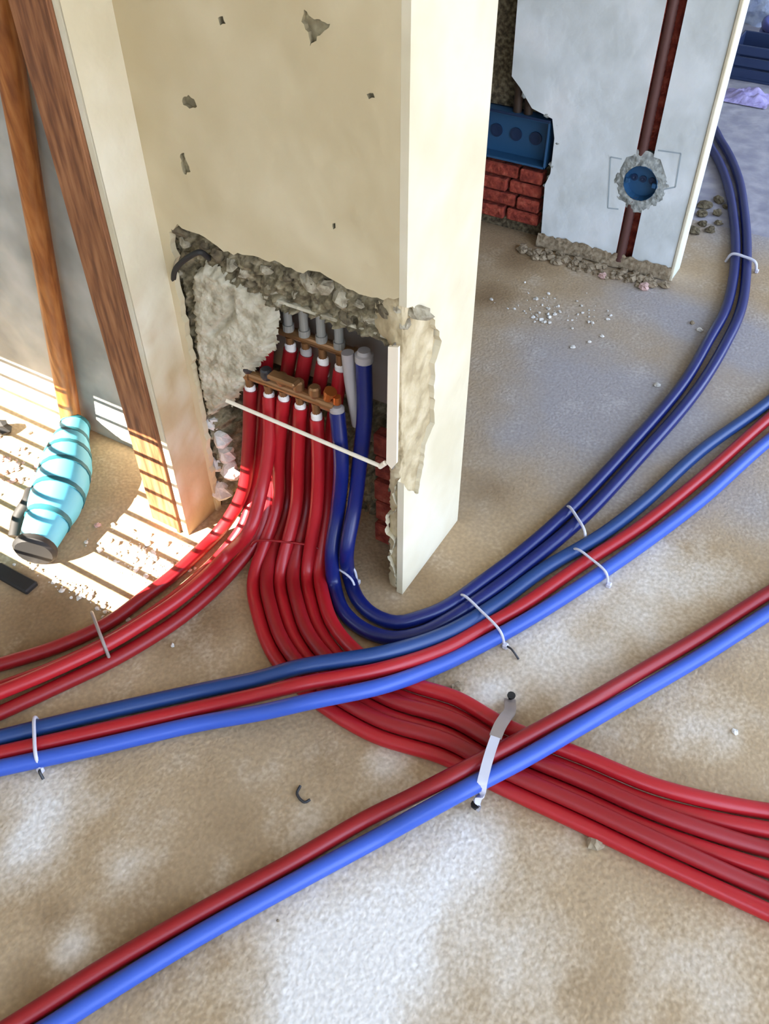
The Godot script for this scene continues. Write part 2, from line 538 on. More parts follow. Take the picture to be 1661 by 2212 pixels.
func shell() -> void:
	var fl := structure("floor", "dusty tan and grey concrete screed floor under the coloured pipes", "floor")
	var fm := StandardMaterial3D.new()
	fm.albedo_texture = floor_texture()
	fm.roughness = 0.88
	fm.normal_enabled = true
	fm.normal_texture = bump(0.3, 3, 4.0, 31, 1024)
	fm.normal_scale = 0.14
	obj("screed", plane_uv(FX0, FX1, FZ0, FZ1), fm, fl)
	var st := begin()
	add_box(st, Vector3(-3.4, -0.2, -5.4), Vector3(2.6, -0.003, 2.8))
	for r in [[-3.4, 2.6, -5.4, FZ0]]:
		quad(st, Vector3(r[0], 0, r[2]), Vector3(r[1], 0, r[2]), Vector3(r[1], 0, r[3]), Vector3(r[0], 0, r[3]))
	obj("slab", mesh_of(st), M.concrete, fl)
	st = begin()
	for r in [[-3.4, FX0, FZ0, 2.8], [FX1, 2.6, FZ0, 2.8], [FX0, FX1, FZ1, 2.8]]:
		quad(st, Vector3(r[0], 0, r[2]), Vector3(r[1], 0, r[2]), Vector3(r[1], 0, r[3]), Vector3(r[0], 0, r[3]))
	obj("outer_screed", mesh_of(st), M.tan_screed, fl)
	wall_box("ceiling", "plain pale ceiling slab above the building site room", [[Vector3(-3.4, 2.6, -5.4), Vector3(2.6, 2.8, 2.8)]], M.white_plaster)
	# the right wall with two tall unglazed openings
	wall_box("wall_right", "pale plastered wall with two tall openings letting daylight in", [
		[Vector3(2.2, 0, -5.4), Vector3(2.4, 2.6, -4.7)], [Vector3(2.2, 0, -1.2), Vector3(2.4, 2.6, -0.9)], [Vector3(2.2, 0, 2.2), Vector3(2.4, 2.6, 2.8)],
		[Vector3(2.2, 2.3, -4.7), Vector3(2.4, 2.6, 2.2)], [Vector3(2.2, 0, -4.7), Vector3(2.4, 0.1, 2.2)]], M.white_plaster)
	wall_box("wall_far", "pale wall closing the room at the far end", [[Vector3(-3.4, 0, -5.4), Vector3(2.2, 2.6, -5.2)]], M.white_plaster)
	wall_box("wall_side", "pale wall closing the left room on its outer side", [[Vector3(-3.4, 0, -5.2), Vector3(-3.2, 2.6, 1.3)]], M.white_plaster)
	wall_box("wall_rear", "pale unseen wall behind the camera with one wide opening added for front light", [[Vector3(-0.6, 0, 2.6), Vector3(0.9, 2.6, 2.8)], [Vector3(1.9, 0, 2.6), Vector3(2.2, 2.6, 2.8)], [Vector3(0.9, 0, 2.6), Vector3(1.9, 0.9, 2.8)], [Vector3(0.9, 2.2, 2.6), Vector3(1.9, 2.6, 2.8)], [Vector3(-0.7, 0, 1.4), Vector3(-0.6, 2.6, 2.8)]], M.white_plaster)  # the opening is added to bring fill light onto the front faces
	# the outside wall on the left with the low louvred window that stripes the sunlight
	var ox0 := -2.7
	var ox1 := -0.93
	var oy0 := 0.865
	var oy1 := 1.412
	var sw := wall_box("wall_window", "pale outside wall with a low louvred window beside the camera", [
		[Vector3(-3.4, 0, 1.3), Vector3(ox0, 2.6, 1.4)], [Vector3(ox1, 0, 1.3), Vector3(-0.6, 2.6, 1.4)],
		[Vector3(ox0, 0, 1.3), Vector3(ox1, oy0, 1.4)], [Vector3(ox0, oy1, 1.3), Vector3(ox1, 2.6, 1.4)]], M.white_plaster)
	var win := structure("window_1", "horizontal louvre slats in the low window beside the camera", "window")
	for k in 11:
		var y := oy0 + 0.048 * (k + 0.5) + 0.008
		var s := begin()
		# a slat tilted along the sun with an edge of 11 mm across it
		quad(s, Vector3(ox0, y, 1.30), Vector3(ox0, y + 0.0261, 1.33), Vector3(ox1, y + 0.0261, 1.33), Vector3(ox1, y, 1.30))
		quad(s, Vector3(ox0, y + 0.011, 1.30), Vector3(ox1, y + 0.011, 1.30), Vector3(ox1, y + 0.0371, 1.33), Vector3(ox0, y + 0.0371, 1.33))
		quad(s, Vector3(ox0, y, 1.30), Vector3(ox1, y, 1.30), Vector3(ox1, y + 0.011, 1.30), Vector3(ox0, y + 0.011, 1.30))
		quad(s, Vector3(ox0, y + 0.0261, 1.33), Vector3(ox0, y + 0.0371, 1.33), Vector3(ox1, y + 0.0371, 1.33), Vector3(ox1, y + 0.0261, 1.33))
		obj("slat", mesh_of(s), M.white_plastic, win)

# ------------------------------------------------------------------ the pier with the opening
func seg_dist(p: Vector2, poly: PackedVector2Array) -> float:
	var d := 9.0
	for i in poly.size():
		var q := Geometry2D.get_closest_point_to_segment(p, poly[i], poly[(i + 1) % poly.size()])
		d = min(d, p.distance_to(q))
	return -d if Geometry2D.is_point_in_polygon(p, poly) else d

func pier() -> void:
	var w := structure("wall_front", "cream plastered pier with a rough opening hacked out at its foot", "wall")
	# plaster of the front face: a concave outline, its chips cut out by booleans
	var edge: PackedVector2Array = PackedVector2Array([Vector2(-0.459, -0.021), Vector2(-0.438, 0.071), Vector2(-0.432, 0.183), Vector2(-0.430, 0.262), Vector2(-0.429, 0.355), Vector2(-0.429, 0.441), Vector2(-0.430, 0.503), Vector2(-0.433, 0.544), Vector2(-0.419, 0.572), Vector2(-0.425, 0.594), Vector2(-0.422, 0.616), Vector2(-0.401, 0.635), Vector2(-0.384, 0.629), Vector2(-0.360, 0.629), Vector2(-0.340, 0.623), Vector2(-0.316, 0.612), Vector2(-0.280, 0.617), Vector2(-0.248, 0.621), Vector2(-0.212, 0.623), Vector2(-0.182, 0.617), Vector2(-0.141, 0.628), Vector2(-0.117, 0.621), Vector2(-0.086, 0.615), Vector2(-0.056, 0.613), Vector2(-0.020, 0.621), Vector2(0.008, 0.626)])
	edge[0] = Vector2(-0.437, 0.0)
	edge[edge.size() - 1].x = -0.0121
	var poly := PackedVector2Array()
	for try in 12:
		poly = PackedVector2Array([Vector2(-0.447, 0.0)])
		poly.append_array(ragged(edge, 0.009, 0.003 - try * 0.00025, 3 + try, func(a: Vector2, b: Vector2) -> bool: return a.distance_to(b) > 0.4))
		poly.append_array([Vector2(-0.0121, 2.6), Vector2(-0.447, 2.6)])
		if valid(poly):
			break
	var cs := CSGCombiner3D.new()
	cs.name = "front_plaster"
	var body := CSGPolygon3D.new()
	body.name = "plaster_body"
	body.polygon = poly
	body.depth = 0.012
	body.material = M.plaster
	cs.add_child(body)
	for c in [PackedVector2Array([Vector2(-0.140, 0.960), Vector2(-0.130, 0.953), Vector2(-0.105, 0.950), Vector2(-0.120, 0.936), Vector2(-0.135, 0.922), Vector2(-0.136, 0.937), Vector2(-0.145, 0.947)]), PackedVector2Array([Vector2(-0.348, 0.827), Vector2(-0.337, 0.833), Vector2(-0.328, 0.829), Vector2(-0.325, 0.820), Vector2(-0.339, 0.815), Vector2(-0.349, 0.818)]), PackedVector2Array([Vector2(-0.370, 0.747), Vector2(-0.362, 0.751), Vector2(-0.360, 0.739), Vector2(-0.356, 0.725), Vector2(-0.369, 0.719), Vector2(-0.372, 0.730)]), PackedVector2Array([Vector2(-0.058, 0.882), Vector2(-0.049, 0.885), Vector2(-0.047, 0.880), Vector2(-0.055, 0.877)]), PackedVector2Array([Vector2(-0.116, 0.707), Vector2(-0.111, 0.709), Vector2(-0.111, 0.702), Vector2(-0.115, 0.699)]), PackedVector2Array([Vector2(-0.269, 0.934), Vector2(-0.261, 0.937), Vector2(-0.258, 0.929), Vector2(-0.267, 0.926)])]:
		var cut := CSGPolygon3D.new()
		cut.name = "chip_cut"
		cut.polygon = chip_edge(c)
		cut.depth = 0.0095
		cut.position.z = 0.002
		cut.operation = CSGShape3D.OPERATION_SUBTRACTION
		cut.material = M.chip
		cs.add_child(cut)
	w.add_child(cs)
	# the strip of plaster left standing at the foot of the right corner
	var strip: PackedVector2Array = PackedVector2Array([Vector2(0.000, 0.284), Vector2(-0.013, 0.282), Vector2(-0.023, 0.250), Vector2(-0.009, 0.221), Vector2(-0.036, 0.188), Vector2(-0.034, 0.145), Vector2(-0.019, 0.137), Vector2(-0.031, 0.082), Vector2(-0.017, 0.051), Vector2(-0.013, 0.002), Vector2(0.000, -0.001)])
	strip[0].x = -0.0121
	strip[strip.size() - 1] = Vector2(-0.0121, 0)
	strip[strip.size() - 2].y = 0.0
	strip = ragged(strip, 0.006, 0.003, 8, func(a: Vector2, b: Vector2) -> bool: return (a.x > -0.0122 and b.x > -0.0122))
	obj("plaster_strip", extrude(strip, -0.014, 0.0), M.cream, w)
	# right face
	var rp: Array = [Vector2(-0.014, 0.614), Vector2(-0.047, 0.589), Vector2(-0.077, 0.559), Vector2(-0.113, 0.495), Vector2(-0.092, 0.465), Vector2(-0.095, 0.406), Vector2(-0.102, 0.339), Vector2(-0.071, 0.314), Vector2(-0.062, 0.258), Vector2(-0.052, 0.219), Vector2(-0.020, 0.251), Vector2(0.002, 0.284)]
	var rq := PackedVector2Array(rp)
	rq[0].x = 0.0
	rq[rq.size() - 1].x = 0.0
	rq = ragged(rq, 0.008, 0.003, 5, func(a: Vector2, b: Vector2) -> bool: return a.x == 0.0 and b.x == 0.0)
	rq.append_array([Vector2(0, 0), Vector2(-0.225, 0), Vector2(-0.225, 2.6), Vector2(0, 2.6)])
	obj("side_plaster", extrude(rq, -0.012, 0.0, true), M.cream, w)
	# return on the left against the timber post
	obj("return_plaster", box_mesh(Vector3(-0.462, 0, -0.05), Vector3(-0.446, 2.6, 0.083), 0.003), M.cream, w)
	var dn := noise(9.0, 4, 71)
	var dst := begin(true)
	for j in 90:
		for i in 4:
			for q in [[0, 0], [1, 0], [1, 1], [0, 0], [1, 1], [0, 1]]:
				var y: float = 1.5 * (j + q[1]) / 90.0
				var z: float = lerp(0.084, -0.001, (i + q[0]) / 4.0)
				var f: float = clamp(smoothstep(0.62, 0.2, y) * 0.9 + dn.get_noise_2d(z * 3.0, y) * 0.7 * smoothstep(0.8, 0.4, y), 0.0, 1.0)
				dst.set_color(Color(1, 1, 1).lerp(Color(0.66, 0.52, 0.36), f))  # vertex tint turns browner and darker towards the bottom
				dst.add_vertex(Vector3(-0.4435 + dn.get_noise_2d(z * 4.0, y * 2.0) * 0.0015 * smoothstep(0.7, 0.3, y), y, z))
	dst.generate_normals()
	var dm: StandardMaterial3D = M.cream.duplicate()
	dm.vertex_color_use_as_albedo = true
	obj("tinted_coat", dst.commit(), dm, w)
	# solid core: upper block, back, and the two plaster-free faces
	obj("core_block", box_mesh(Vector3(-0.46, 0.69, -0.22), Vector3(-0.012, 2.6, -0.0125)), M.mortar, w)
	obj("core_back", box_mesh(Vector3(-0.53, 0.0, -0.22), Vector3(-0.012, 0.69, -0.17)), M.mortar, w)
	obj("core_cheek", box_mesh(Vector3(-0.028, 0.0, -0.172), Vector3(-0.012, 0.69, -0.02)), M.corner, w)
	# masonry round the opening: a relief that sinks into the cavity
	var cav: PackedVector2Array = PackedVector2Array([Vector2(-0.449, -0.045), Vector2(-0.430, 0.103), Vector2(-0.432, 0.174), Vector2(-0.430, 0.281), Vector2(-0.424, 0.403), Vector2(-0.425, 0.485), Vector2(-0.413, 0.530), Vector2(-0.384, 0.554), Vector2(-0.269, 0.527), Vector2(-0.148, 0.530), Vector2(-0.036, 0.531), Vector2(-0.025, 0.523), Vector2(-0.033, 0.307), Vector2(-0.037, -0.043)])
	cav[0].y = -0.1
	cav[cav.size() - 1].y = -0.1
	var n1 := noise(28.0, 4, 41)
	var n2 := noise(90.0, 3, 42)
	var x0 := -0.446
	var x1 := -0.03
	obj("masonry_core", field(120, 190, func(u: float, v: float) -> Vector3:
		var x: float = lerp(x0, x1, u)
		var y: float = lerp(0.0, 0.70, v)
		var d := seg_dist(Vector2(x, y), cav) + n1.get_noise_2d(x, y) * 0.014
		var z := -0.014 + n1.get_noise_2d(x + 3.0, y) * 0.012 + n2.get_noise_2d(x, y) * 0.007 - 0.006
		if y > 0.5:
			z -= 0.006 * (1.0 - smoothstep(0.0, 0.055, d)) * smoothstep(0.5, 0.55, y)
		z = min(z, -0.013) if d > 0.03 else z
		var wide: float = lerp(0.02, 0.10, smoothstep(-0.3, -0.4, x) * smoothstep(0.36, 0.2, y))
		var into := smoothstep(0.0, wide, -d)
		z -= into * 0.135
		z += into * n1.get_noise_2d(x * 1.4, y * 1.4 + 9.0) * 0.012
		return Vector3(x, y, max(z, -0.166))), M.mortar, w)
	# bare mortar corner where plaster fell off both faces
	var pts := [Vector2(-0.07, -0.026), Vector2(-0.045, -0.014), Vector2(-0.022, -0.0085), Vector2(-0.012, -0.010), Vector2(-0.009, -0.016), Vector2(-0.0085, -0.05), Vector2(-0.0085, -0.10)]
	obj("mortar_corner", field(36, 120, func(u: float, v: float) -> Vector3:
		var t := u * (pts.size() - 1)
		var i: int = min(int(t), pts.size() - 2)
		var p: Vector2 = pts[i].lerp(pts[i + 1], t - i)
		var y: float = lerp(0.0, 0.66, v)
		var k := n1.get_noise_3d(p.x * 2, y * 0.6, p.y * 2) * 0.004 + n2.get_noise_3d(p.x, y * 0.5, p.y) * 0.003
		var x := p.x + k * 0.7
		if y < 0.55:
			x = max(x, lerp(-0.07, -0.034, smoothstep(0.55, 0.535, y)) + n2.get_noise_1d(y) * 0.006)
		return Vector3(x, y, p.y + k * 0.7)), M.corner, w)
	# the pale mortar bed at the left of the cabinet, with its scratched groove
	var slab: PackedVector2Array = PackedVector2Array([Vector2(-0.404, 0.541), Vector2(-0.379, 0.561), Vector2(-0.342, 0.551), Vector2(-0.261, 0.533), Vector2(-0.262, 0.509), Vector2(-0.274, 0.444), Vector2(-0.293, 0.419), Vector2(-0.317, 0.390), Vector2(-0.340, 0.349), Vector2(-0.365, 0.311), Vector2(-0.398, 0.271), Vector2(-0.426, 0.243), Vector2(-0.430, 0.300), Vector2(-0.424, 0.393)])
	var ga := Vector3(-0.334, 0.516, -0.006)
	var gb := Vector3(-0.337, 0.485, -0.006)
	var gc := Vector3(-0.385, 0.436, -0.006)
	var bb := Rect2(slab[0], Vector2.ZERO)
	for p in slab:
		bb = bb.expand(p)
	bb = bb.grow(0.012)
	obj("mortar_bed", field(64, 110, func(u: float, v: float) -> Vector3:
		var p := bb.position + bb.size * Vector2(u, v)
		var d := seg_dist(p, slab) + n2.get_noise_2d(p.x, p.y) * 0.006
		var z := -0.008 - (p.x + 0.42) * 0.12 + n1.get_noise_2d(p.x * 0.6, p.y * 0.6 + 5.0) * 0.004 + n2.get_noise_2d(p.x + 2.0, p.y) * 0.003
		var gd := seg_dist(p, PackedVector2Array([Vector2(ga.x, ga.y), Vector2(gb.x, gb.y), Vector2(gb.x, gb.y)]))
		gd = min(abs(gd), abs(seg_dist(p, PackedVector2Array([Vector2(gb.x, gb.y), Vector2(gc.x, gc.y), Vector2(gc.x, gc.y)]))))
		z -= 0.010 * (1.0 - smoothstep(0.002, 0.009, gd))
		z -= (0.05 if p.x < -0.38 else 0.014) * smoothstep(-0.006, 0.010, d)
		if d > 0.012:
			return Vector3.INF
		return Vector3(p.x, p.y, z)), M.slab, w)
	# lumps of mortar and broken stone along the top of the opening
	var spots: Array = [Vector3(-0.408, 0.617, -0.010), Vector3(-0.410, 0.593, -0.020), Vector3(-0.430, 0.569, -0.020), Vector3(-0.413, 0.566, -0.030), Vector3(-0.372, 0.601, -0.020), Vector3(-0.347, 0.589, -0.020), Vector3(-0.374, 0.561, -0.030), Vector3(-0.321, 0.580, -0.020), Vector3(-0.300, 0.570, -0.025), Vector3(-0.293, 0.551, -0.030), Vector3(-0.254, 0.589, -0.020), Vector3(-0.252, 0.555, -0.030), Vector3(-0.215, 0.588, -0.020), Vector3(-0.208, 0.558, -0.030), Vector3(-0.178, 0.592, -0.020), Vector3(-0.166, 0.559, -0.030), Vector3(-0.145, 0.592, -0.020), Vector3(-0.121, 0.582, -0.020), Vector3(-0.121, 0.549, -0.030), Vector3(-0.090, 0.581, -0.020), Vector3(-0.077, 0.555, -0.030), Vector3(-0.047, 0.584, -0.020), Vector3(-0.021, 0.598, -0.015), Vector3(-0.016, 0.573, -0.020), Vector3(-0.340, 0.535, -0.035), Vector3(-0.240, 0.534, -0.035), Vector3(-0.438, 0.533, -0.020), Vector3(-0.451, 0.508, -0.020), Vector3(0.004, 0.589, -0.030)]
	for i in spots.size():
		var s := rng.randf_range(0.018, 0.036)
		var o := obj("stone", rock(Vector3(s * rng.randf_range(0.9, 1.5), s, s * 0.8), 100 + i), M.dark_stone if i % 3 == 0 or i < 7 and i != 1 else M.stone, w)
		o.position = spots[i]
		o.rotation = Vector3(rng.randf() * 0.8, rng.randf() * TAU, rng.randf() * 0.8)
	single("cable_stub", tube(catmull([Vector3(-0.365, 0.577, -0.020), Vector3(-0.361, 0.601, 0.004), Vector3(-0.386, 0.586, 0.008), Vector3(-0.415, 0.560, 0.006), Vector3(-0.436, 0.529, -0.004), Vector3(-0.446, 0.503, -0.020)], 0.004), 0.0045, 9), M.dark, "black cable stub curling out of the rubble at the opening's top left corner", "cable")
	# broken rubble at the left foot of the opening, in the sun
	for q in [[Vector3(-0.431, 0.213, -0.030), 0.035], [Vector3(-0.419, 0.178, -0.030), 0.04], [Vector3(-0.415, 0.138, -0.030), 0.042], [Vector3(-0.402, 0.110, -0.020), 0.045], [Vector3(-0.441, 0.108, -0.030), 0.04], [Vector3(-0.433, 0.044, -0.020), 0.05]]:
		var o := obj("rubble", rock(Vector3(q[1], q[1] * 1.3, q[1]), 200 + int(q[1] * 1000)), M.chunk, w)
		o.position = q[0]
		o.rotation.y = rng.randf() * TAU
	# red bricks at the back of the opening under the cabinet
	for k in 5:
		var o := obj("brick", box_mesh(Vector3(-0.115, 0.005 + k * 0.056, -0.118), Vector3(-0.035, 0.053 + k * 0.056, -0.09 - 0.004 * (k % 2)), 0.003), M.brick, w)

# ------------------------------------------------------------------ the far partition
func far_wall() -> void:
	var w := structure("wall_back", "white plastered partition with chased conduits and a brick recess", "wall")
	var zf := -1.36
	var zb := -1.44
	var cs := CSGCombiner3D.new()
	cs.name = "white_plaster"
	var body := CSGBox3D.new()
	body.name = "partition_body"
	body.size = Vector3(3.285, 2.6, zf - zb)
	body.position = Vector3(-1.5575, 1.3, (zf + zb) / 2)
	body.material = M.white_plaster
	cs.add_child(body)
	var recess: PackedVector2Array = PackedVector2Array([Vector2(-0.545, 0.531), Vector2(-0.464, 0.543), Vector2(-0.451, 0.449), Vector2(-0.424, 0.425), Vector2(-0.384, 0.379), Vector2(-0.323, 0.363), Vector2(-0.310, 0.314), Vector2(-0.308, 0.219), Vector2(-0.320, 0.183), Vector2(-0.307, 0.004), Vector2(-0.513, -0.051)])
	recess[0] = Vector2(-0.62, 1.2)
	recess[1].y = 1.2
	recess[recess.size() - 2].y = -0.05
	recess[recess.size() - 1] = Vector2(-0.62, -0.05)
	var chase: PackedVector2Array = PackedVector2Array([Vector2(-0.083, 0.656), Vector2(-0.042, 0.661), Vector2(-0.041, 0.308), Vector2(-0.047, 0.141), Vector2(-0.043, -0.005), Vector2(-0.083, -0.016), Vector2(-0.089, 0.144), Vector2(-0.075, 0.313)])
	chase[0].y = 2.5
	chase[1].y = 2.5
	chase[4].y = -0.05
	chase[5].y = -0.05
	var lm: float = (chase[0].x + chase[5].x) / 2
	for k in [0, 7, 6, 5]:
		chase[k].x = lm
	lm = (chase[1].x + chase[4].x) / 2
	for k in [1, 2, 3, 4]:
		chase[k].x = lm + 0.006
	for c in [[recess, 0.055], [chase, 0.034], [PackedVector2Array([Vector2(-0.117, 0.270), Vector2(-0.106, 0.306), Vector2(-0.068, 0.324), Vector2(-0.018, 0.319), Vector2(0.008, 0.276), Vector2(0.007, 0.226), Vector2(-0.021, 0.190), Vector2(-0.072, 0.188), Vector2(-0.104, 0.219)]), 0.04]]:
		var cut := CSGPolygon3D.new()
		cut.name = "chase_cut"
		cut.polygon = c[0]
		cut.depth = c[1] + 0.01
		cut.position.z = zf + 0.01
		cut.operation = CSGShape3D.OPERATION_SUBTRACTION
		cut.material = M.dark_stone if c[1] > 0.05 else (M.brick if c[1] < 0.035 else M.grey_mortar)
		cs.add_child(cut)
	w.add_child(cs)
	obj("corner_bead", box_mesh(Vector3(0.078, 0, zf - 0.002), Vector3(0.0875, 2.6, zf + 0.004), 0.002), M.cream, w)
	# bare bricks in the recess
	for row in 4:
		for col in 2:
			var x := -0.55 + col * 0.115 + (0.03 if row % 2 else 0.0)
			obj("brick", box_mesh(Vector3(x, 0.045 + row * 0.042, zf - 0.05), Vector3(min(x + 0.108, -0.335), 0.08 + row * 0.042, zf - 0.012 - 0.006 * ((row + col) % 2)), 0.004), M.brick, w)
	# lumps of mortar round the sunken box in the chase
	var c := Vector3(-0.055, 0.248, -1.360)
	var rn := noise(1.1, 3, 66)
	obj("mortar_smear", field(60, 8, func(u: float, v: float) -> Vector3:
		var a := -TAU * u
		var e := 1.0 + rn.get_noise_2d(cos(a) * 1.3, sin(a) * 1.3) * 0.55
		var rr: float = lerp(0.0445, 0.056 + 0.022 * e, v)
		var k := rn.get_noise_3d(cos(a) * rr * 60.0, sin(a) * rr * 60.0, 3.0)
		return Vector3(c.x + cos(a) * rr, c.y + sin(a) * rr * 1.05, zf + (0.004 + k * 0.006) * (1.0 - v * v) - 0.003 * v)), M.grey_mortar, w)
	# rough grey plinth left where the skirting came off
	obj("skirting_scar", field(60, 6, func(u: float, v: float) -> Vector3:
		var x: float = lerp(-0.32, 0.082, u)
		var k := noise(30.0, 3, 61).get_noise_2d(x * 1.3, v)
		return Vector3(x, 0.004 + 0.035 * v + k * 0.012 * v, zf + 0.002 + (1.0 - v) * 0.012 + k * 0.006)), M.brown_chunk, w)
	# mortar crumbling off the right edge of the recess
	for q in [Vector3(-0.368, 0.381, -1.360), Vector3(-0.342, 0.369, -1.360), Vector3(-0.305, 0.361, -1.360), Vector3(-0.308, 0.333, -1.360), Vector3(-0.300, 0.301, -1.360), Vector3(-0.302, 0.268, -1.360), Vector3(-0.305, 0.237, -1.360), Vector3(-0.311, 0.201, -1.360), Vector3(-0.319, 0.177, -1.360), Vector3(-0.411, 0.406, -1.360)]:
		var o := obj("mortar_lump", rock(Vector3(0.018, 0.034, 0.014) * rng.randf_range(0.6, 1.1), 320 + rng.randi() % 50), M.grey_mortar, w)
		o.position = q + Vector3(0, 0, -0.005)
		o.rotation.z = rng.randf() * TAU
	# blue flush box in the recess
	var b := thing("junction_box", "large dark blue flush box above bare bricks in the wall recess", "junction box")
	var lo := Vector3(-0.56, 0.222, zf - 0.052)
	var hi := Vector3(-0.328, 0.352, zf - 0.004)
	var st := begin()
	var t := 0.006
	add_box(st, lo, Vector3(hi.x, hi.y, lo.z + t))
	add_box(st, Vector3(lo.x, hi.y - t, lo.z), hi, 0.001)
	add_box(st, lo, Vector3(hi.x, lo.y + t, hi.z), 0.001)
	add_box(st, lo, Vector3(lo.x + t, hi.y, hi.z), 0.001)
	add_box(st, Vector3(hi.x - t, lo.y, lo.z), hi, 0.001)
	obj("shell", mesh_of(st), M.box_blue, b)
	for x in [-0.50, -0.44, -0.38]:
		obj("knockout", lathe(Vector3(x, 0.285, lo.z + t), Vector3(0, 0, 1), [[0.0, 0.018], [0.004, 0.018], [0.004, 0.012], [0.002, 0.0]], 18), M.box_blue_in, b)
	obj("rim", box_mesh(Vector3(lo.x, hi.y - 0.003, hi.z), Vector3(hi.x, hi.y + 0.004, hi.z + 0.003), 0.001), M.box_blue_in, b)
	# conduits above it
	for k in 2:
		var x := -0.437 + 0.032 * k
		single("conduit", tube(catmull([Vector3(x, 0.345, zf - 0.03), Vector3(x, 0.6, zf - 0.026), Vector3(x, 1.19, zf - 0.024)], 0.02), 0.0125, 12), M.conduit_dark, ["dark brown conduit rising from the blue box, beside the cream pier edge", "dark brown conduit rising from the blue box, beside the white wall"][k], "conduit", "conduits above the recess")
	# conduit down the chase
	var cx := Vector3(-0.070, 0.677, -1.360)
	var rib := func(s: float) -> float: return 0.0125 + (0.0012 if fmod(s, 0.012) < 0.006 else 0.0)
	var cd := thing("conduit", "long maroon brown conduit running down the chase in the white partition", "conduit")
	obj("upper_run", tube(catmull([Vector3(cx.x, 2.4, zf - 0.012), Vector3(cx.x, 0.9, zf - 0.012), Vector3(cx.x, 0.295, zf - 0.012)], 0.006), rib, 12), M.conduit, cd)
	obj("lower_run", tube(catmull([Vector3(cx.x, 0.205, zf - 0.012), Vector3(cx.x, 0.1, zf - 0.010), Vector3(cx.x, -0.01, zf - 0.004)], 0.006), rib, 12), M.conduit, cd)
	# small blue box
	var sb := thing("junction_box", "small round blue box sunk in grey mortar on the maroon conduit", "junction box")
	obj("shell", lathe(c + Vector3(0, 0, -0.034), Vector3(0, 0, 1), [[0.0, 0.0], [0.0, 0.044], [0.036, 0.047], [0.039, 0.045], [0.014, 0.042], [0.014, 0.0]], 20), M.box_blue, sb)
	for k in 3:
		obj("knockout", lathe(c + Vector3(-0.024 + 0.024 * k, 0.004, -0.022), Vector3(0, 0, 1), [[0.0, 0.009], [0.006, 0.009], [0.006, 0.004], [0.003, 0.0]], 12), M.box_blue_in, sb)
	for s in [-1, 1]:
		obj("screw_lug", box_mesh(c + Vector3(s * 0.036 - 0.006, -0.006, -0.004), c + Vector3(s * 0.036 + 0.006, 0.006, 0.003), 0.001), M.box_blue, sb)
	# the setting-out lines pencilled round the box
	var pl := obj("pencil_line", mesh_lines([[Vector3(-0.148, 0.298, -1.360), Vector3(-0.130, 0.161, -1.360)], [Vector3(-0.148, 0.298, -1.360), Vector3(-0.117, 0.299, -1.360)], [Vector3(-0.029, 0.340, -1.360), Vector3(0.030, 0.344, -1.360)], [Vector3(0.030, 0.344, -1.360), Vector3(0.036, 0.258, -1.360)], [Vector3(0.036, 0.258, -1.360), Vector3(0.007, 0.245, -1.360)], [Vector3(-0.130, 0.161, -1.360), Vector3(-0.100, 0.165, -1.360)]]), M.pencil, w)

func mesh_lines(list: Array) -> ArrayMesh:
	var st := begin()
	for l in list:
		var a: Vector3 = l[0]
		var b: Vector3 = l[1]
		var n := (b - a).normalized().cross(Vector3(0, 0, 1)) * 0.0018
		var f := Vector3(0, 0, 0.0008)
		quad(st, a - n + f, a + n + f, b + n + f, b - n + f)
	return mesh_of(st)

# ------------------------------------------------------------------ the manifold cabinet
func cabinet() -> void:
	var c := thing("manifold_cabinet", "open sheet metal manifold cabinet set in the hacked-out opening", "cabinet")
	var x0 := -0.352
	var x1 := -0.022
	var y0 := 0.305
	var y1 := 0.545
	var zb := -0.125
	obj("back_panel", box_mesh(Vector3(x0, y0 + 0.02, zb), Vector3(x1, y1, zb + 0.002)), M.sheet, c)
	obj("side_panel", box_mesh(Vector3(x1 - 0.0015, y0, zb), Vector3(x1, y1, 0.0)), M.sheet, c)
	obj("side_panel", box_mesh(Vector3(x0, y0, zb), Vector3(x0 + 0.0015, y1, -0.045)), M.sheet, c)
	obj("top_panel", box_mesh(Vector3(x0, y1 - 0.0015, zb), Vector3(x1, y1, -0.035)), M.sheet, c)
	obj("top_flange", box_mesh(Vector3(-0.268, y1 - 0.010, -0.034), Vector3(x1, y1 - 0.004, -0.022), 0.001), M.slab, c)
	# right flange: a folded lip that faces the room, its foot cut at a slant
	obj("side_flange", extrude(PackedVector2Array([Vector2(-0.032, 0.318), Vector2(-0.022, 0.309), Vector2(-0.013, 0.325), Vector2(-0.011, 0.548), Vector2(-0.028, 0.543)]), -0.002, 0.003), M.sheet_white, c)
	var st := begin()
	var a := Vector3(-0.361, 0.314, -0.000)
	var b := Vector3(-0.047, 0.303, 0.000)
	var cr := tube(PackedVector3Array([a, a.lerp(b, 0.5), b]), 0.0048, 4, true)
	obj("front_bar", cr, M.sheet_white, c)
	obj("bar_clip", tube(PackedVector3Array([b + Vector3(0.001, -0.002, 0), b + Vector3(0.006, 0.004, 0), b + Vector3(0.012, 0.012, 0.001)]), 0.0045, 8), M.sheet_white, c)
	obj("mounting_rail", box_mesh(Vector3(-0.30, 0.47, zb + 0.002), Vector3(-0.03, 0.49, zb + 0.010), 0.001), M.iron, c)
	obj("bracket", box_mesh(Vector3(-0.068, 0.318, -0.10), Vector3(-0.056, 0.535, -0.088), 0.001), M.grey_plastic, c)

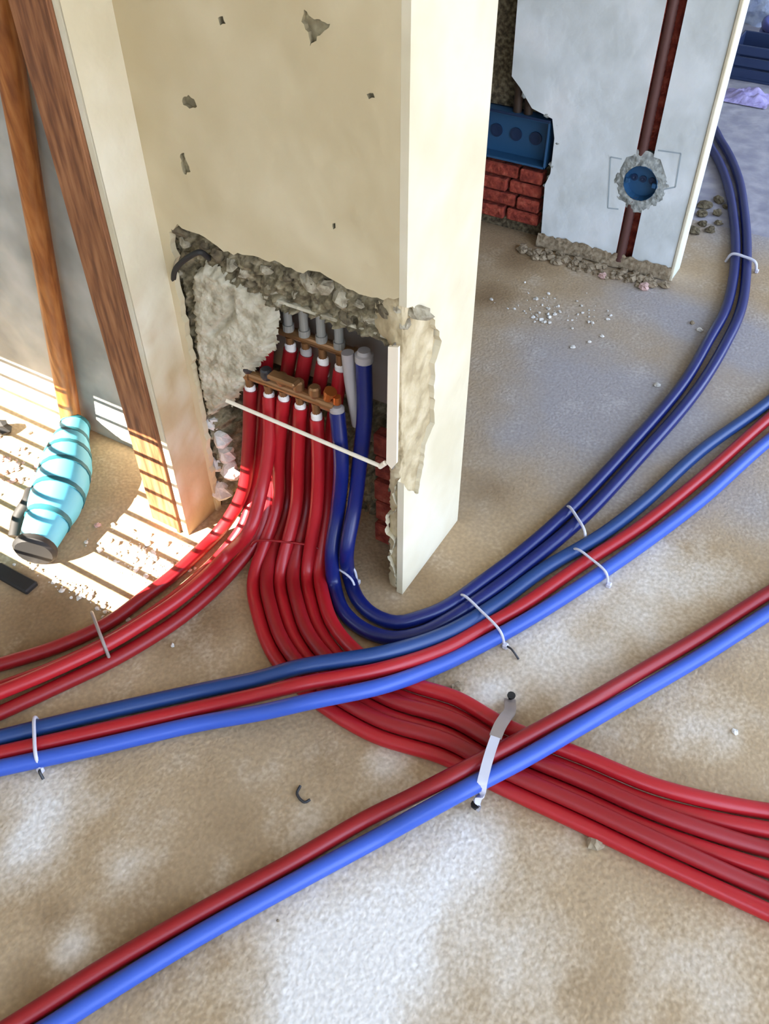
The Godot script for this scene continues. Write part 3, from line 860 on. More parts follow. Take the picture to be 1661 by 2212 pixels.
func manifolds() -> void:
	var low: Array = [Vector3(-0.329, 0.332, -0.030), Vector3(-0.288, 0.333, -0.030), Vector3(-0.256, 0.339, -0.030), Vector3(-0.222, 0.335, -0.030), Vector3(-0.189, 0.328, -0.030)]
	var up: Array = [Vector3(-0.320, 0.399, -0.080), Vector3(-0.270, 0.407, -0.080), Vector3(-0.238, 0.408, -0.080), Vector3(-0.204, 0.401, -0.080), Vector3(-0.169, 0.400, -0.080)]
	var l := thing("manifold", "lower brass manifold bar with white collars over the red pipes", "manifold")
	var u := thing("manifold", "upper brass manifold bar with grey flow gauges at the cabinet back", "manifold")
	var ly := 0.362
	var uy := 0.437
	obj("bar", lathe(Vector3(-0.345, ly, -0.034), Vector3(1, 0, 0), [[0, 0.0], [0, 0.013], [0.02, 0.013], [0.02, 0.0105], [0.17, 0.0105], [0.17, 0.013], [0.195, 0.013], [0.195, 0.0]], 18), M.brass, l)
	obj("bar", lathe(Vector3(-0.335, uy, -0.085), Vector3(1, 0, 0), [[0, 0.0], [0, 0.013], [0.02, 0.013], [0.02, 0.0105], [0.19, 0.0105], [0.19, 0.013], [0.21, 0.013], [0.21, 0.0]], 18), M.brass, u)
	for i in 5:
		var p: Vector3 = low[i]
		var tall := 0.022 if i == 4 else 0.008
		obj("outlet", rod(Vector3(p.x, ly - 0.005, p.z), Vector3(p.x, p.y + 0.004, p.z), 0.0075, 10), M.brass, l)
		obj("collar", lathe(Vector3(p.x, p.y - tall, p.z), Vector3.UP, [[0, 0.0], [0, 0.0098], [tall + 0.006, 0.0098], [tall + 0.009, 0.0070], [tall + 0.009, 0.0]], 14), M.white_plastic, l)
		obj("valve_cap", lathe(Vector3(p.x, ly + 0.008, p.z), Vector3.UP, [[0, 0.0], [0, 0.008], [0.006, 0.0105], [0.018, 0.0105], [0.021, 0.008], [0.021, 0.0]], 14), M.iron if i < 2 else M.brass, l)
		var q: Vector3 = up[i]
		tall = [0.006, 0.012, 0.006, 0.024, 0.02][i]
		obj("outlet", rod(Vector3(q.x, uy - 0.005, q.z), Vector3(q.x, q.y + 0.004, q.z), 0.0075, 10), M.brass, u)
		obj("collar", lathe(Vector3(q.x, q.y - tall, q.z), Vector3.UP, [[0, 0.0], [0, 0.0098], [tall + 0.010, 0.0098], [tall + 0.013, 0.0070], [tall + 0.013, 0.0]], 14), M.white_plastic if i != 2 else M.grey_plastic, u)
		obj("flow_gauge", lathe(Vector3(q.x, uy + 0.008, q.z), Vector3.UP, [[0, 0.0], [0, 0.010], [0.012, 0.010], [0.012, 0.0075], [0.055, 0.0075], [0.058, 0.005], [0.058, 0.0]], 14), M.clear_grey, u)
	# a flat brass handle over the bar and the small copper fittings at its right end
	obj("lever_handle", box_mesh(Vector3(-0.268, 0.392, -0.026), Vector3(-0.212, 0.401, -0.004), 0.003), M.brass, l)
	obj("end_fitting", lathe(Vector3(-0.164, 0.375, -0.030), Vector3(0.4, 1, 0), [[0, 0.0], [0, 0.008], [0.012, 0.008], [0.012, 0.011], [0.02, 0.011], [0.02, 0.0]], 12), M.copper, l)
	obj("end_fitting", lathe(Vector3(-0.145, 0.373, -0.030), Vector3.UP, [[0, 0.0], [0, 0.007], [0.014, 0.007], [0.014, 0.0]], 12), M.copper, l)
	obj("grey_collar", lathe(Vector3(-0.146, 0.349, -0.030), Vector3.UP, [[0, 0.0], [0, 0.0125], [0.014, 0.0125], [0.018, 0.008], [0.018, 0.0]], 14), M.grey_plastic, l)
	var gs := single("grey_pipe", tube(catmull([Vector3(-0.137, 0.461, -0.055), Vector3(-0.133, 0.401, -0.055), Vector3(-0.122, 0.320, -0.055)], 0.01), 0.0105, 12), M.grey_plastic, "short pale grey pipe beside the dark blue pipe inside the cabinet", "pipe")

# ------------------------------------------------------------------ the pipes
func hose(called: String, path: Array, mat: Material, label: String, group: String) -> void:
	single(called, tube(catmull(path, 0.012), RR if called == "red_pipe" else BR, 16), mat, label, "pipe", group)

func hoses() -> void:
	var gr := "red pipes curving to the right edge"
	hose("red_pipe", [Vector3(-0.256, 0.339, -0.030), Vector3(-0.273, 0.211, -0.018), Vector3(-0.276, 0.095, 0.002), Vector3(-0.256, 0.012, 0.117), Vector3(-0.200, 0.012, 0.180), Vector3(-0.121, 0.012, 0.240), Vector3(-0.024, 0.012, 0.275), Vector3(0.105, 0.012, 0.286), Vector3(0.228, 0.012, 0.263), Vector3(0.309, 0.012, 0.263), Vector3(0.451, 0.012, 0.256), Vector3(0.570, 0.012, 0.252), Vector3(0.725, 0.012, 0.244), Vector3(0.809, 0.012, 0.238), Vector3(1.707, 0.012, 0.181)], M.red, "red pipe on the outer left edge of the six sweeping under the blue pipes", gr)
	hose("red_pipe", [Vector3(-0.238, 0.408, -0.080), Vector3(-0.272, 0.190, -0.045), Vector3(-0.272, 0.077, -0.022), Vector3(-0.236, 0.019, 0.102), Vector3(-0.183, 0.020, 0.162), Vector3(-0.109, 0.023, 0.220), Vector3(-0.017, 0.026, 0.255), Vector3(0.105, 0.027, 0.265), Vector3(0.222, 0.029, 0.244), Vector3(0.306, 0.031, 0.246), Vector3(0.443, 0.029, 0.237), Vector3(0.563, 0.027, 0.231), Vector3(0.718, 0.012, 0.214), Vector3(0.802, 0.012, 0.201), Vector3(1.692, 0.012, 0.065)], M.red_dark, "second red pipe from the outer left edge of the six-pipe sweep", gr)
	hose("red_pipe", [Vector3(-0.222, 0.335, -0.030), Vector3(-0.228, 0.231, -0.018), Vector3(-0.229, 0.119, 0.002), Vector3(-0.216, 0.012, 0.088), Vector3(-0.167, 0.012, 0.144), Vector3(-0.097, 0.012, 0.200), Vector3(-0.009, 0.012, 0.234), Vector3(0.104, 0.012, 0.244), Vector3(0.217, 0.012, 0.225), Vector3(0.302, 0.012, 0.228), Vector3(0.436, 0.012, 0.218), Vector3(0.556, 0.012, 0.211), Vector3(0.711, 0.012, 0.184), Vector3(0.795, 0.012, 0.164), Vector3(1.670, 0.012, -0.048)], M.red, "third red pipe from the outer left edge of the six-pipe sweep", gr)
	hose("red_pipe", [Vector3(-0.204, 0.401, -0.080), Vector3(-0.226, 0.211, -0.045), Vector3(-0.223, 0.101, -0.022), Vector3(-0.196, 0.019, 0.073), Vector3(-0.150, 0.020, 0.126), Vector3(-0.085, 0.023, 0.180), Vector3(-0.002, 0.026, 0.214), Vector3(0.104, 0.027, 0.223), Vector3(0.211, 0.029, 0.205), Vector3(0.298, 0.031, 0.210), Vector3(0.428, 0.029, 0.199), Vector3(0.550, 0.027, 0.190), Vector3(0.704, 0.012, 0.154), Vector3(0.788, 0.012, 0.126), Vector3(1.643, 0.012, -0.157)], M.red_dark, "third red pipe from the inner edge of the six-pipe sweep, near its middle", gr)
	hose("red_pipe", [Vector3(-0.189, 0.323, -0.030), Vector3(-0.183, 0.251, -0.018), Vector3(-0.181, 0.143, 0.002), Vector3(-0.175, 0.012, 0.058), Vector3(-0.134, 0.012, 0.108), Vector3(-0.073, 0.012, 0.160), Vector3(0.005, 0.012, 0.193), Vector3(0.104, 0.012, 0.202), Vector3(0.205, 0.012, 0.186), Vector3(0.295, 0.012, 0.192), Vector3(0.421, 0.012, 0.180), Vector3(0.543, 0.012, 0.170), Vector3(0.697, 0.012, 0.124), Vector3(0.782, 0.012, 0.089), Vector3(1.611, 0.012, -0.260)], M.red, "red pipe next to the innermost one of the six-pipe sweep", gr)
	hose("red_pipe", [Vector3(-0.169, 0.400, -0.080), Vector3(-0.179, 0.232, -0.045), Vector3(-0.175, 0.126, -0.022), Vector3(-0.155, 0.019, 0.044), Vector3(-0.117, 0.020, 0.090), Vector3(-0.061, 0.023, 0.140), Vector3(0.013, 0.026, 0.172), Vector3(0.103, 0.027, 0.181), Vector3(0.199, 0.029, 0.167), Vector3(0.291, 0.031, 0.174), Vector3(0.413, 0.029, 0.161), Vector3(0.536, 0.027, 0.149), Vector3(0.690, 0.012, 0.094), Vector3(0.775, 0.012, 0.052), Vector3(1.577, 0.012, -0.357)], M.red, "innermost red pipe of the six, bending beside the dark blue pipes", gr)
	gr = "red pipes leaving to the left edge"
	hose("red_pipe", [Vector3(-0.329, 0.332, -0.030), Vector3(-0.336, 0.216, -0.012), Vector3(-0.346, 0.112, 0.012), Vector3(-0.369, 0.048, 0.042), Vector3(-0.389, 0.012, 0.069), Vector3(-0.390, 0.012, 0.120), Vector3(-0.394, 0.012, 0.191), Vector3(-0.405, 0.012, 0.256), Vector3(-0.419, 0.012, 0.333), Vector3(-0.457, 0.012, 0.414), Vector3(-0.517, 0.012, 0.496), Vector3(-0.574, 0.012, 0.567), Vector3(-0.949, 0.012, 1.035)], M.red_dark, "red pipe nearest the timber post in the bundle leaving to the left", gr)
	hose("red_pipe", [Vector3(-0.320, 0.399, -0.080), Vector3(-0.331, 0.197, -0.040), Vector3(-0.339, 0.096, -0.012), Vector3(-0.333, 0.046, 0.042), Vector3(-0.346, 0.012, 0.097), Vector3(-0.347, 0.012, 0.155), Vector3(-0.354, 0.012, 0.225), Vector3(-0.368, 0.012, 0.291), Vector3(-0.389, 0.012, 0.364), Vector3(-0.428, 0.012, 0.447), Vector3(-0.480, 0.012, 0.530), Vector3(-0.530, 0.012, 0.603), Vector3(-0.870, 0.012, 1.097)], M.red, "middle floor-level red pipe in the bundle leaving to the left", gr)
	hose("red_pipe", [Vector3(-0.288, 0.333, -0.030), Vector3(-0.282, 0.243, -0.006), Vector3(-0.282, 0.158, 0.032), Vector3(-0.274, 0.109, 0.088), Vector3(-0.322, 0.035, 0.112), Vector3(-0.323, 0.035, 0.175), Vector3(-0.331, 0.035, 0.244), Vector3(-0.348, 0.035, 0.310), Vector3(-0.372, 0.035, 0.382), Vector3(-0.412, 0.035, 0.466), Vector3(-0.459, 0.035, 0.548), Vector3(-0.506, 0.035, 0.623), Vector3(-0.825, 0.035, 1.131)], M.red, "red pipe riding on top of the bundle leaving to the left", gr)
	hose("red_pipe", [Vector3(-0.270, 0.407, -0.080), Vector3(-0.312, 0.189, -0.062), Vector3(-0.298, 0.115, -0.006), Vector3(-0.292, 0.047, 0.050), Vector3(-0.303, 0.012, 0.124), Vector3(-0.305, 0.012, 0.191), Vector3(-0.314, 0.012, 0.259), Vector3(-0.332, 0.012, 0.326), Vector3(-0.358, 0.012, 0.396), Vector3(-0.400, 0.012, 0.481), Vector3(-0.442, 0.012, 0.563), Vector3(-0.486, 0.012, 0.639), Vector3(-0.788, 0.012, 1.157)], M.red_dark, "red pipe on the near front edge of the bundle leaving to the left", gr)
	gr = "blue pipes looping past the far partition"
	hose("blue_pipe", [Vector3(-0.146, 0.355, -0.030), Vector3(-0.131, 0.262, -0.012), Vector3(-0.137, 0.146, 0.000), Vector3(-0.130, 0.077, 0.035), Vector3(-0.117, 0.014, 0.053), Vector3(-0.067, 0.014, 0.099), Vector3(-0.012, 0.014, 0.115), Vector3(0.039, 0.014, 0.106), Vector3(0.077, 0.014, 0.073), Vector3(0.103, 0.014, 0.027), Vector3(0.138, 0.014, -0.063), Vector3(0.171, 0.014, -0.165), Vector3(0.219, 0.014, -0.345), Vector3(0.259, 0.014, -0.591), Vector3(0.294, 0.014, -0.866), Vector3(0.301, 0.013, -1.102), Vector3(0.292, 0.014, -1.295), Vector3(0.239, 0.014, -1.562), Vector3(0.160, 0.014, -1.847), Vector3(0.073, 0.014, -2.103), Vector3(-0.039, 0.014, -2.334), Vector3(-0.213, 0.014, -2.591), Vector3(-0.884, 0.014, -2.792)], M.blue, "outer dark blue pipe of the pair looping away past the white partition", gr)
	var bp := thing("blue_pipe", "inner dark blue pipe of the pair looping away past the white partition", "pipe", gr)
	obj("sleeve", tube(catmull([Vector3(-0.110, 0.456, -0.060), Vector3(-0.102, 0.353, -0.045), Vector3(-0.105, 0.260, -0.030), Vector3(-0.107, 0.164, -0.010), Vector3(-0.100, 0.095, 0.030), Vector3(-0.103, 0.014, 0.022), Vector3(-0.059, 0.014, 0.062), Vector3(-0.015, 0.014, 0.078), Vector3(0.029, 0.014, 0.072), Vector3(0.061, 0.014, 0.039), Vector3(0.088, 0.014, -0.003), Vector3(0.121, 0.014, -0.097), Vector3(0.154, 0.014, -0.205), Vector3(0.189, 0.014, -0.358), Vector3(0.226, 0.014, -0.596), Vector3(0.259, 0.013, -0.883), Vector3(0.261, 0.014, -1.101), Vector3(0.258, 0.014, -1.275), Vector3(0.211, 0.014, -1.545), Vector3(0.139, 0.014, -1.799), Vector3(0.053, 0.014, -2.042), Vector3(-0.047, 0.014, -2.248), Vector3(-0.214, 0.014, -2.476), Vector3(-0.887, 0.014, -2.668)], 0.012), BR, 16), M.blue, bp)
	obj("pipe_cap", lathe(Vector3(-0.109, 0.456, -0.060), Vector3.UP, [[-0.004, 0.0155], [0.008, 0.0155], [0.010, 0.012], [0.016, 0.010], [0.016, 0.0]], 16), M.grey_plastic, bp)
	gr = "blue, red and blue pipes tied side by side"
	hose("blue_pipe", [Vector3(0.767, 0.014, -2.108), Vector3(0.536, 0.014, -1.238), Vector3(0.449, 0.014, -0.912), Vector3(0.365, 0.014, -0.667), Vector3(0.309, 0.014, -0.444), Vector3(0.270, 0.014, -0.323), Vector3(0.206, 0.014, -0.178), Vector3(0.163, 0.014, -0.052), Vector3(0.121, 0.032, 0.062), Vector3(0.059, 0.061, 0.171), Vector3(-0.043, 0.061, 0.262), Vector3(-0.107, 0.035, 0.308), Vector3(-0.187, 0.014, 0.367), Vector3(-0.306, 0.014, 0.489), Vector3(-0.405, 0.014, 0.596), Vector3(-0.475, 0.014, 0.675), Vector3(-0.871, 0.014, 1.125)], M.blue_teal, "teal blue pipe on the far side of the tied blue, red, blue trio", gr)
	hose("red_pipe", [Vector3(0.813, 0.014, -2.007), Vector3(0.553, 0.014, -1.146), Vector3(0.464, 0.014, -0.850), Vector3(0.390, 0.014, -0.580), Vector3(0.329, 0.014, -0.386), Vector3(0.265, 0.014, -0.229), Vector3(0.209, 0.014, -0.081), Vector3(0.169, 0.014, 0.001), Vector3(0.136, 0.032, 0.090), Vector3(0.075, 0.061, 0.198), Vector3(-0.023, 0.061, 0.290), Vector3(-0.088, 0.035, 0.333), Vector3(-0.166, 0.014, 0.393), Vector3(-0.283, 0.014, 0.513), Vector3(-0.383, 0.014, 0.615), Vector3(-0.456, 0.014, 0.690), Vector3(-0.876, 0.014, 1.119)], M.red, "single red pipe tied between two blue pipes", gr)
	hose("blue_pipe", [Vector3(0.879, 0.014, -1.877), Vector3(0.575, 0.014, -1.030), Vector3(0.482, 0.014, -0.773), Vector3(0.409, 0.014, -0.515), Vector3(0.346, 0.014, -0.335), Vector3(0.295, 0.014, -0.206), Vector3(0.225, 0.014, -0.045), Vector3(0.175, 0.014, 0.052), Vector3(0.140, 0.032, 0.132), Vector3(0.092, 0.061, 0.226), Vector3(0.008, 0.061, 0.309), Vector3(-0.062, 0.035, 0.356), Vector3(-0.147, 0.014, 0.415), Vector3(-0.263, 0.014, 0.534), Vector3(-0.363, 0.014, 0.633), Vector3(-0.435, 0.014, 0.707), Vector3(-0.852, 0.014, 1.138)], M.blue_pale, "bright blue pipe on the near side of the tied blue, red, blue trio", gr)
	gr = "red and blue pipes crossing the foreground"
	hose("red_pipe", [Vector3(1.098, 0.014, -1.289), Vector3(0.673, 0.014, -0.496), Vector3(0.586, 0.014, -0.333), Vector3(0.508, 0.014, -0.175), Vector3(0.443, 0.030, -0.039), Vector3(0.385, 0.061, 0.096), Vector3(0.328, 0.061, 0.197), Vector3(0.256, 0.061, 0.319), Vector3(0.217, 0.035, 0.362), Vector3(0.174, 0.014, 0.413), Vector3(0.114, 0.014, 0.525), Vector3(0.044, 0.014, 0.648), Vector3(-0.018, 0.014, 0.764), Vector3(-0.058, 0.014, 0.849), Vector3(-0.092, 0.014, 0.920), Vector3(-0.351, 0.014, 1.461)], M.red_dark, "red pipe of the foreground pair crossing over the red sweep", gr)
	hose("blue_pipe", [Vector3(1.102, 0.014, -1.242), Vector3(0.682, 0.014, -0.447), Vector3(0.597, 0.014, -0.285), Vector3(0.520, 0.014, -0.131), Vector3(0.456, 0.030, -0.001), Vector3(0.398, 0.061, 0.129), Vector3(0.343, 0.061, 0.229), Vector3(0.288, 0.061, 0.320), Vector3(0.242, 0.035, 0.379), Vector3(0.208, 0.014, 0.422), Vector3(0.132, 0.014, 0.551), Vector3(0.063, 0.014, 0.672), Vector3(0.004, 0.014, 0.787), Vector3(-0.024, 0.014, 0.845), Vector3(-0.061, 0.014, 0.919), Vector3(-0.325, 0.014, 1.457)], M.blue_pale, "bright blue pipe of the foreground pair crossing over the red sweep", gr)

# a plastic tie bridging pipes: it starts on the floor at a, runs over the pipes at the given height and ends at b
func tie(a: Vector3, b: Vector3, top: float, label: String, mat: Material, r := 0.0028, tail := 0.0) -> void:
	var t := thing("cable_tie", label, "cable tie", "plastic ties over the pipes")
	var m1 := a.lerp(b, 0.12)
	var m2 := a.lerp(b, 0.5)
	var m3 := a.lerp(b, 0.88)
	m1.y = top * 0.86
	m2.y = top
	m3.y = top * 0.86
	obj("strap", tube(catmull([a, m1, m2, m3, b], 0.004), r, 8), mat, t)
	var st := begin()
	var d := (b - a).normalized()
	obj("lock", box_mesh(b - Vector3(0.005, 0.0, 0.005), b + Vector3(0.005, 0.011, 0.005), 0.002), mat, t)
	if tail > 0.0:
		obj("tail", tube(catmull([b + Vector3(0, 0.006, 0), b + d * tail * 0.5 + Vector3(0, 0.012, 0), b + d * tail + Vector3(0.004, 0.002, 0)], 0.004), r * 0.8, 6), M.iron, t)

func ties() -> void:
	tie(Vector3(-0.442, 0.000, 0.344), Vector3(-0.355, 0.000, 0.396), 0.060, "pinkish tie over the red bundle leaving to the left", M.tie_grey, 0.003)
	tie(Vector3(0.188, 0.000, -1.542), Vector3(0.279, 0.000, -1.523), 0.033, "pale tie round the far blue pair beside the white partition", M.tie, 0.004)
	tie(Vector3(0.178, 0.000, -0.355), Vector3(0.248, 0.000, -0.291), 0.033, "pale tie over the blue pair, just above the tied trio", M.tie, 0.003, 0.02)
	tie(Vector3(0.093, 0.000, -0.040), Vector3(0.217, 0.000, 0.013), 0.034, "long pale tie across the trio and the blue pair, near the pier", M.tie, 0.0026, 0.03)
	tie(Vector3(0.231, 0.000, -0.250), Vector3(0.325, 0.000, -0.213), 0.034, "pale tie across the trio, to the right of the pier foot", M.tie, 0.0026)
	tie(Vector3(-0.383, 0.000, 0.539), Vector3(-0.312, 0.000, 0.602), 0.034, "pale tie across the trio near the left edge", M.tie, 0.003, 0.012)
	tie(Vector3(-0.300, 0.000, 0.078), Vector3(-0.148, 0.000, 0.017), 0.066, "thin reddish tie round the red bundle at the pier foot", M.red_dark, 0.0024)
	tie(Vector3(-0.161, 0.000, 0.010), Vector3(-0.086, 0.000, 0.020), 0.045, "upper of two pale ties on the dark blue bend", M.tie, 0.0024)
	tie(Vector3(-0.152, 0.000, 0.030), Vector3(-0.075, 0.000, 0.043), 0.040, "lower of two pale ties on the dark blue bend", M.tie, 0.0022)
	# the broad strap nailed over the foreground pair
	var s := thing("pipe_strap", "broad brownish strap nailed across the foreground red and blue pair", "strap")
	var a := Vector3(0.270, 0.003, 0.108)
	var b := Vector3(0.306, 0.003, 0.310)
	var pts := catmull([a, Vector3(0.284, 0.030, 0.144), Vector3(0.290, 0.070, 0.185), Vector3(0.291, 0.079, 0.209), Vector3(0.296, 0.081, 0.245), Vector3(0.301, 0.082, 0.272), Vector3(0.305, 0.080, 0.290), Vector3(0.308, 0.076, 0.303), Vector3(0.310, 0.058, 0.309), Vector3(0.307, 0.022, 0.307), b], 0.004)
	var cut := int(pts.size() * 0.52)
	obj("band", ribbon(pts.slice(0, cut + 1), 0.019), M.tie_grey, s)
	obj("worn_end", ribbon(pts.slice(cut), 0.015), M.tie, s)
	obj("nail", lathe(a + Vector3(0, 0.0, 0), Vector3(0.1, 1, 0), [[0, 0.0], [0, 0.003], [0.012, 0.003], [0.012, 0.007], [0.015, 0.007], [0.015, 0.0]], 10), M.dark, s)
	obj("nail", lathe(b, Vector3(-0.1, 1, 0), [[0, 0.0], [0, 0.003], [0.010, 0.003], [0.010, 0.007], [0.013, 0.007], [0.013, 0.0]], 10), M.dark, s)
	single("wire_clip", tube(catmull([Vector3(0.055, 0.003, 0.415), Vector3(0.059, 0.004, 0.429), Vector3(0.076, 0.003, 0.434), Vector3(0.081, 0.003, 0.426)], 0.003), 0.0022, 7), M.iron, "small dark bent wire clip lying alone on the tan floor", "clip")

func ribbon(pts: PackedVector3Array, width: float) -> ArrayMesh:
	var st := begin(true)
	var n := pts.size()
	for f in 2:
		for i in n - 1:
			var p := []
			for k in [i, i + 1]:
				var t: Vector3 = (pts[min(k + 1, n - 1)] - pts[max(k - 1, 0)]).normalized()
				var s := t.cross(Vector3.UP).normalized() * width / 2
				var up := s.normalized().cross(t) * (0.0015 if f == 0 else -0.0015)
				p.append(pts[k] - s + up)
				p.append(pts[k] + s + up)
			if f == 0:
				quad(st, p[0], p[2], p[3], p[1])
			else:
				quad(st, p[1], p[3], p[2], p[0])
	return mesh_of(st)

# ------------------------------------------------------------------ the sunlit left side
func left_side() -> void:
	var w := structure("wall_left", "grey shaded wall of the left room, striped by low sunlight", "wall")
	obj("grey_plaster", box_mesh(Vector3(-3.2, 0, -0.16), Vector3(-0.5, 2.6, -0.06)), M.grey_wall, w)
	var t := structure("trim_1", "brown timber post of the doorway against the pier", "post")
	obj("board", box_mesh(Vector3(-0.540, 0.0, -0.06), Vector3(-0.461, 2.6, 0.086), 0.004), M.wood, t)
	obj("bead", box_mesh(Vector3(-0.470, 0.0, 0.086), Vector3(-0.462, 2.6, 0.089), 0.001), M.wood, t)
	var a := Vector3(-0.893, 0.000, -0.057)
	var d := (Vector3(-0.716, 0.828, -0.030) - Vector3(-0.856, 0.096, -0.030)).normalized()
	a = Vector3(-0.856, 0.096, -0.030) - d * 0.085
	var p := thing("pole", "orange brown round timber pole leaning against the grey wall", "pole")
	obj("shaft", tube(catmull([a, a + d * 0.8, a + d * 1.9], 0.05), func(s: float) -> float: return 0.0215 + 0.0012 * sin(s * 9.0), 18), M.pole, p)
	obj("ferrule", lathe(a - d * 0.004, d, [[0, 0.0], [0, 0.017], [0.028, 0.0205], [0.030, 0.0]], 16), M.cream, p)
	# ribbed cyan duct lying in front of the pole
	var du := thing("ribbed_duct", "pale cyan ribbed duct lying on the sunlit floor below the pole", "duct")
	var r := 0.052
	var pa := Vector3(-0.648, 0.040, 0.279)
	var pb := Vector3(-0.708, 0.055, 0.154)
	var pc := Vector3(-0.806, 0.045, 0.032)
	var path := catmull([pa, pb, pc, Vector3(-0.843, 0.040, -0.016)], 0.004)
	var total := 0.0
	for i in path.size() - 1:
		total += path[i].distance_to(path[i + 1])
	var ribs := 6
	var prof := func(s: float) -> float:
		var f := s / total
		var e: float = lerp(0.036, r, smoothstep(0.0, 0.35, f)) * lerp(1.0, 0.62, smoothstep(0.55, 1.0, f))
		return e
	# alternating shells: six bulging ribs with narrow teal grooves between them
	var along := 0.0
	var start := 0
	var rib := 0
	for i in path.size():
		if i > 0:
			along += path[i].distance_to(path[i - 1])
		if along >= total * (rib + 1) / ribs - 0.0001 or i == path.size() - 1:
			if i - start >= 2:
				var seg := path.slice(start, i + 1)
				var f0 := total * rib / ribs
				var len := along - f0
				obj("rib", tube(seg, func(s: float) -> float: return prof.call(f0 + s) * (0.93 + 0.09 * sqrt(max(0.0, sin(PI * clamp(s / len, 0.0, 1.0))))), 20), M.cyan, du)
				obj("groove", lathe(path[i] - (path[i] - path[i - 1]).normalized() * 0.004, path[i] - path[i - 1], [[0, 0.0], [0, prof.call(along) * 1.025], [0.011, prof.call(along) * 1.025], [0.011, 0.0]], 20), M.teal, du)
			start = i
			rib += 1
	obj("end_cap", lathe(pa, pa - pb, [[0.0, 0.040], [0.012, 0.042], [0.018, 0.036], [0.018, 0.0]], 20), M.dark, du)
	single("black_bracket", tube(catmull([Vector3(-0.733, 0.010, 0.269), Vector3(-0.750, 0.030, 0.234), Vector3(-0.745, 0.050, 0.208), Vector3(-0.762, 0.050, 0.183)], 0.006), 0.012, 9), M.dark, "black bent bracket leaning on the left side of the cyan duct", "bracket")
	single("black_plate", box_mesh(Vector3(-0.704, 0.000, 0.329), Vector3(-0.704, 0.000, 0.329) + Vector3(0.10, 0.012, 0.03), 0.003), M.dark, "flat black plate on the floor at the foot of the cyan duct", "plate")
	single("black_lump", rock(Vector3(0.05, 0.045, 0.04), 77), M.dark, "small black lump at the left edge below the striped grey wall", "lump").position = Vector3(-1.015, 0.012, 0.045)

# ------------------------------------------------------------------ rubble and crumbs
func crumb(called: String, at: Vector3, s: float, mat: Material, label: String, group := "") -> void:
	var o := single(called, rock(Vector3(s * rng.randf_range(0.9, 1.5), s * 0.7, s), rng.randi() % 100000), mat, label, "rubble", group)
	o.position = at + Vector3(0, s * 0.16, 0)
	o.rotation.y = rng.randf() * TAU

func debris() -> void:
	crumb("plaster_crumb", Vector3(-0.029, 0.000, -0.916), 0.013, M.chunk, "lone white crumb on the grey floor right of the pier")
	crumb("plaster_crumb", Vector3(0.225, -0.000, -1.153), 0.018, M.chunk, "white crumb just left of the far blue loop")
	crumb("stone_chip", Vector3(0.199, 0.000, -1.176), 0.016, M.brown_chunk, "brown stone chip behind the white crumb near the blue loop")
	crumb("plaster_crumb", Vector3(0.205, 0.000, -0.868), 0.018, M.chunk, "white crumb on the inner side of the blue loop, halfway down")
	crumb("stone_chip", Vector3(0.611, 0.000, -0.023), 0.012, M.chunk, "white speck of stone on the tan floor near the right edge")
	crumb("stone_chip", Vector3(0.142, 0.000, 0.596), 0.004, M.brown_chunk, "tiny brown grit grain between the foreground pair and the pale dust")
	crumb("plaster_chip", Vector3(0.034, 0.000, -1.280), 0.034, M.pink_chunk, "pinkish plaster chip at the foot of the white partition")
	crumb("plaster_chip", Vector3(-0.087, 0.000, -1.281), 0.03, M.pink_chunk, "pinkish plaster chip left of the maroon conduit's foot")
	crumb("plaster_chip", Vector3(0.183, 0.000, 0.134), 0.024, M.brown_chunk, "brown chip against the red sweep just below the trio")
	crumb("plaster_chip", Vector3(0.482, 0.000, 0.267), 0.03, M.brown_chunk, "brown chip at the lower edge of the red sweep")
	var list := []
	for k in 110:
		var x: float = lerp(-0.34, 0.07, (k % 37) / 36.0) + rng.randf_range(-0.012, 0.012)
		list.append([Vector3(x, 0, -1.338 + absf(rng.randfn(0.0, 0.018)) + 0.014 * (k / 37)), rng.randf_range(0.008, 0.03)])
	grit("rubble_ridge", list, M.brown_chunk, "ridge of brown rubble along the foot of the white partition", "rubble")
	list = []
	for k in 90:
		list.append([Vector3(-0.109, 0.000, -1.047) + Vector3(rng.randfn(0, 0.075), 0, rng.randfn(0, 0.05)), 0.0025 + 0.011 * pow(rng.randf(), 2.5)])
	grit("plaster_grit", list, M.chunk, "pale crumbs scattered on the floor in front of the brick recess", "grit")
	for k in 9:
		var p := Vector3(0.067, 0.000, -1.789) + Vector3([0.0, 0.03, -0.03, 0.02, -0.02, 0.04, 0.0, 0.03, -0.01][k], 0, -0.12 + 0.03 * k)
		crumb("dark_rubble", p, rng.randf_range(0.02, 0.045), M.dark_stone, "dark rubble lump beyond the partition's right edge, inside the blue loop", "dark rubble inside the blue loop")
	list = []
	for k in 130:
		var p := Vector3(-0.481, 0.000, 0.174) + Vector3(rng.randfn(0, 0.06), 0, rng.randfn(0, 0.026))
		list.append([p, 0.0025 + 0.011 * pow(rng.randf(), 2.5)])
	grit("plaster_grit", list, M.chunk, "sunlit crumbs on the floor between the post and the left red bundle", "grit")
	list = []
	for k in 100:
		list.append([Vector3(-0.525, 0.000, 0.305) + Vector3(rng.randfn(0, 0.075), 0, rng.randfn(0, 0.008)), 0.002 + 0.009 * pow(rng.randf(), 2.5)])
	grit("plaster_grit", list, M.chunk, "sunlit line of grit on the floor below the cyan duct", "grit")
	list = []
	for k in 60:
		list.append([Vector3(-0.903, 0.000, 0.117) + Vector3(rng.randfn(0, 0.08), 0, rng.randfn(0, 0.04)), rng.randf_range(0.005, 0.016)])
	grit("plaster_grit", list, M.pink_chunk, "pinkish sunlit crumbs on the floor left of the cyan duct", "grit")

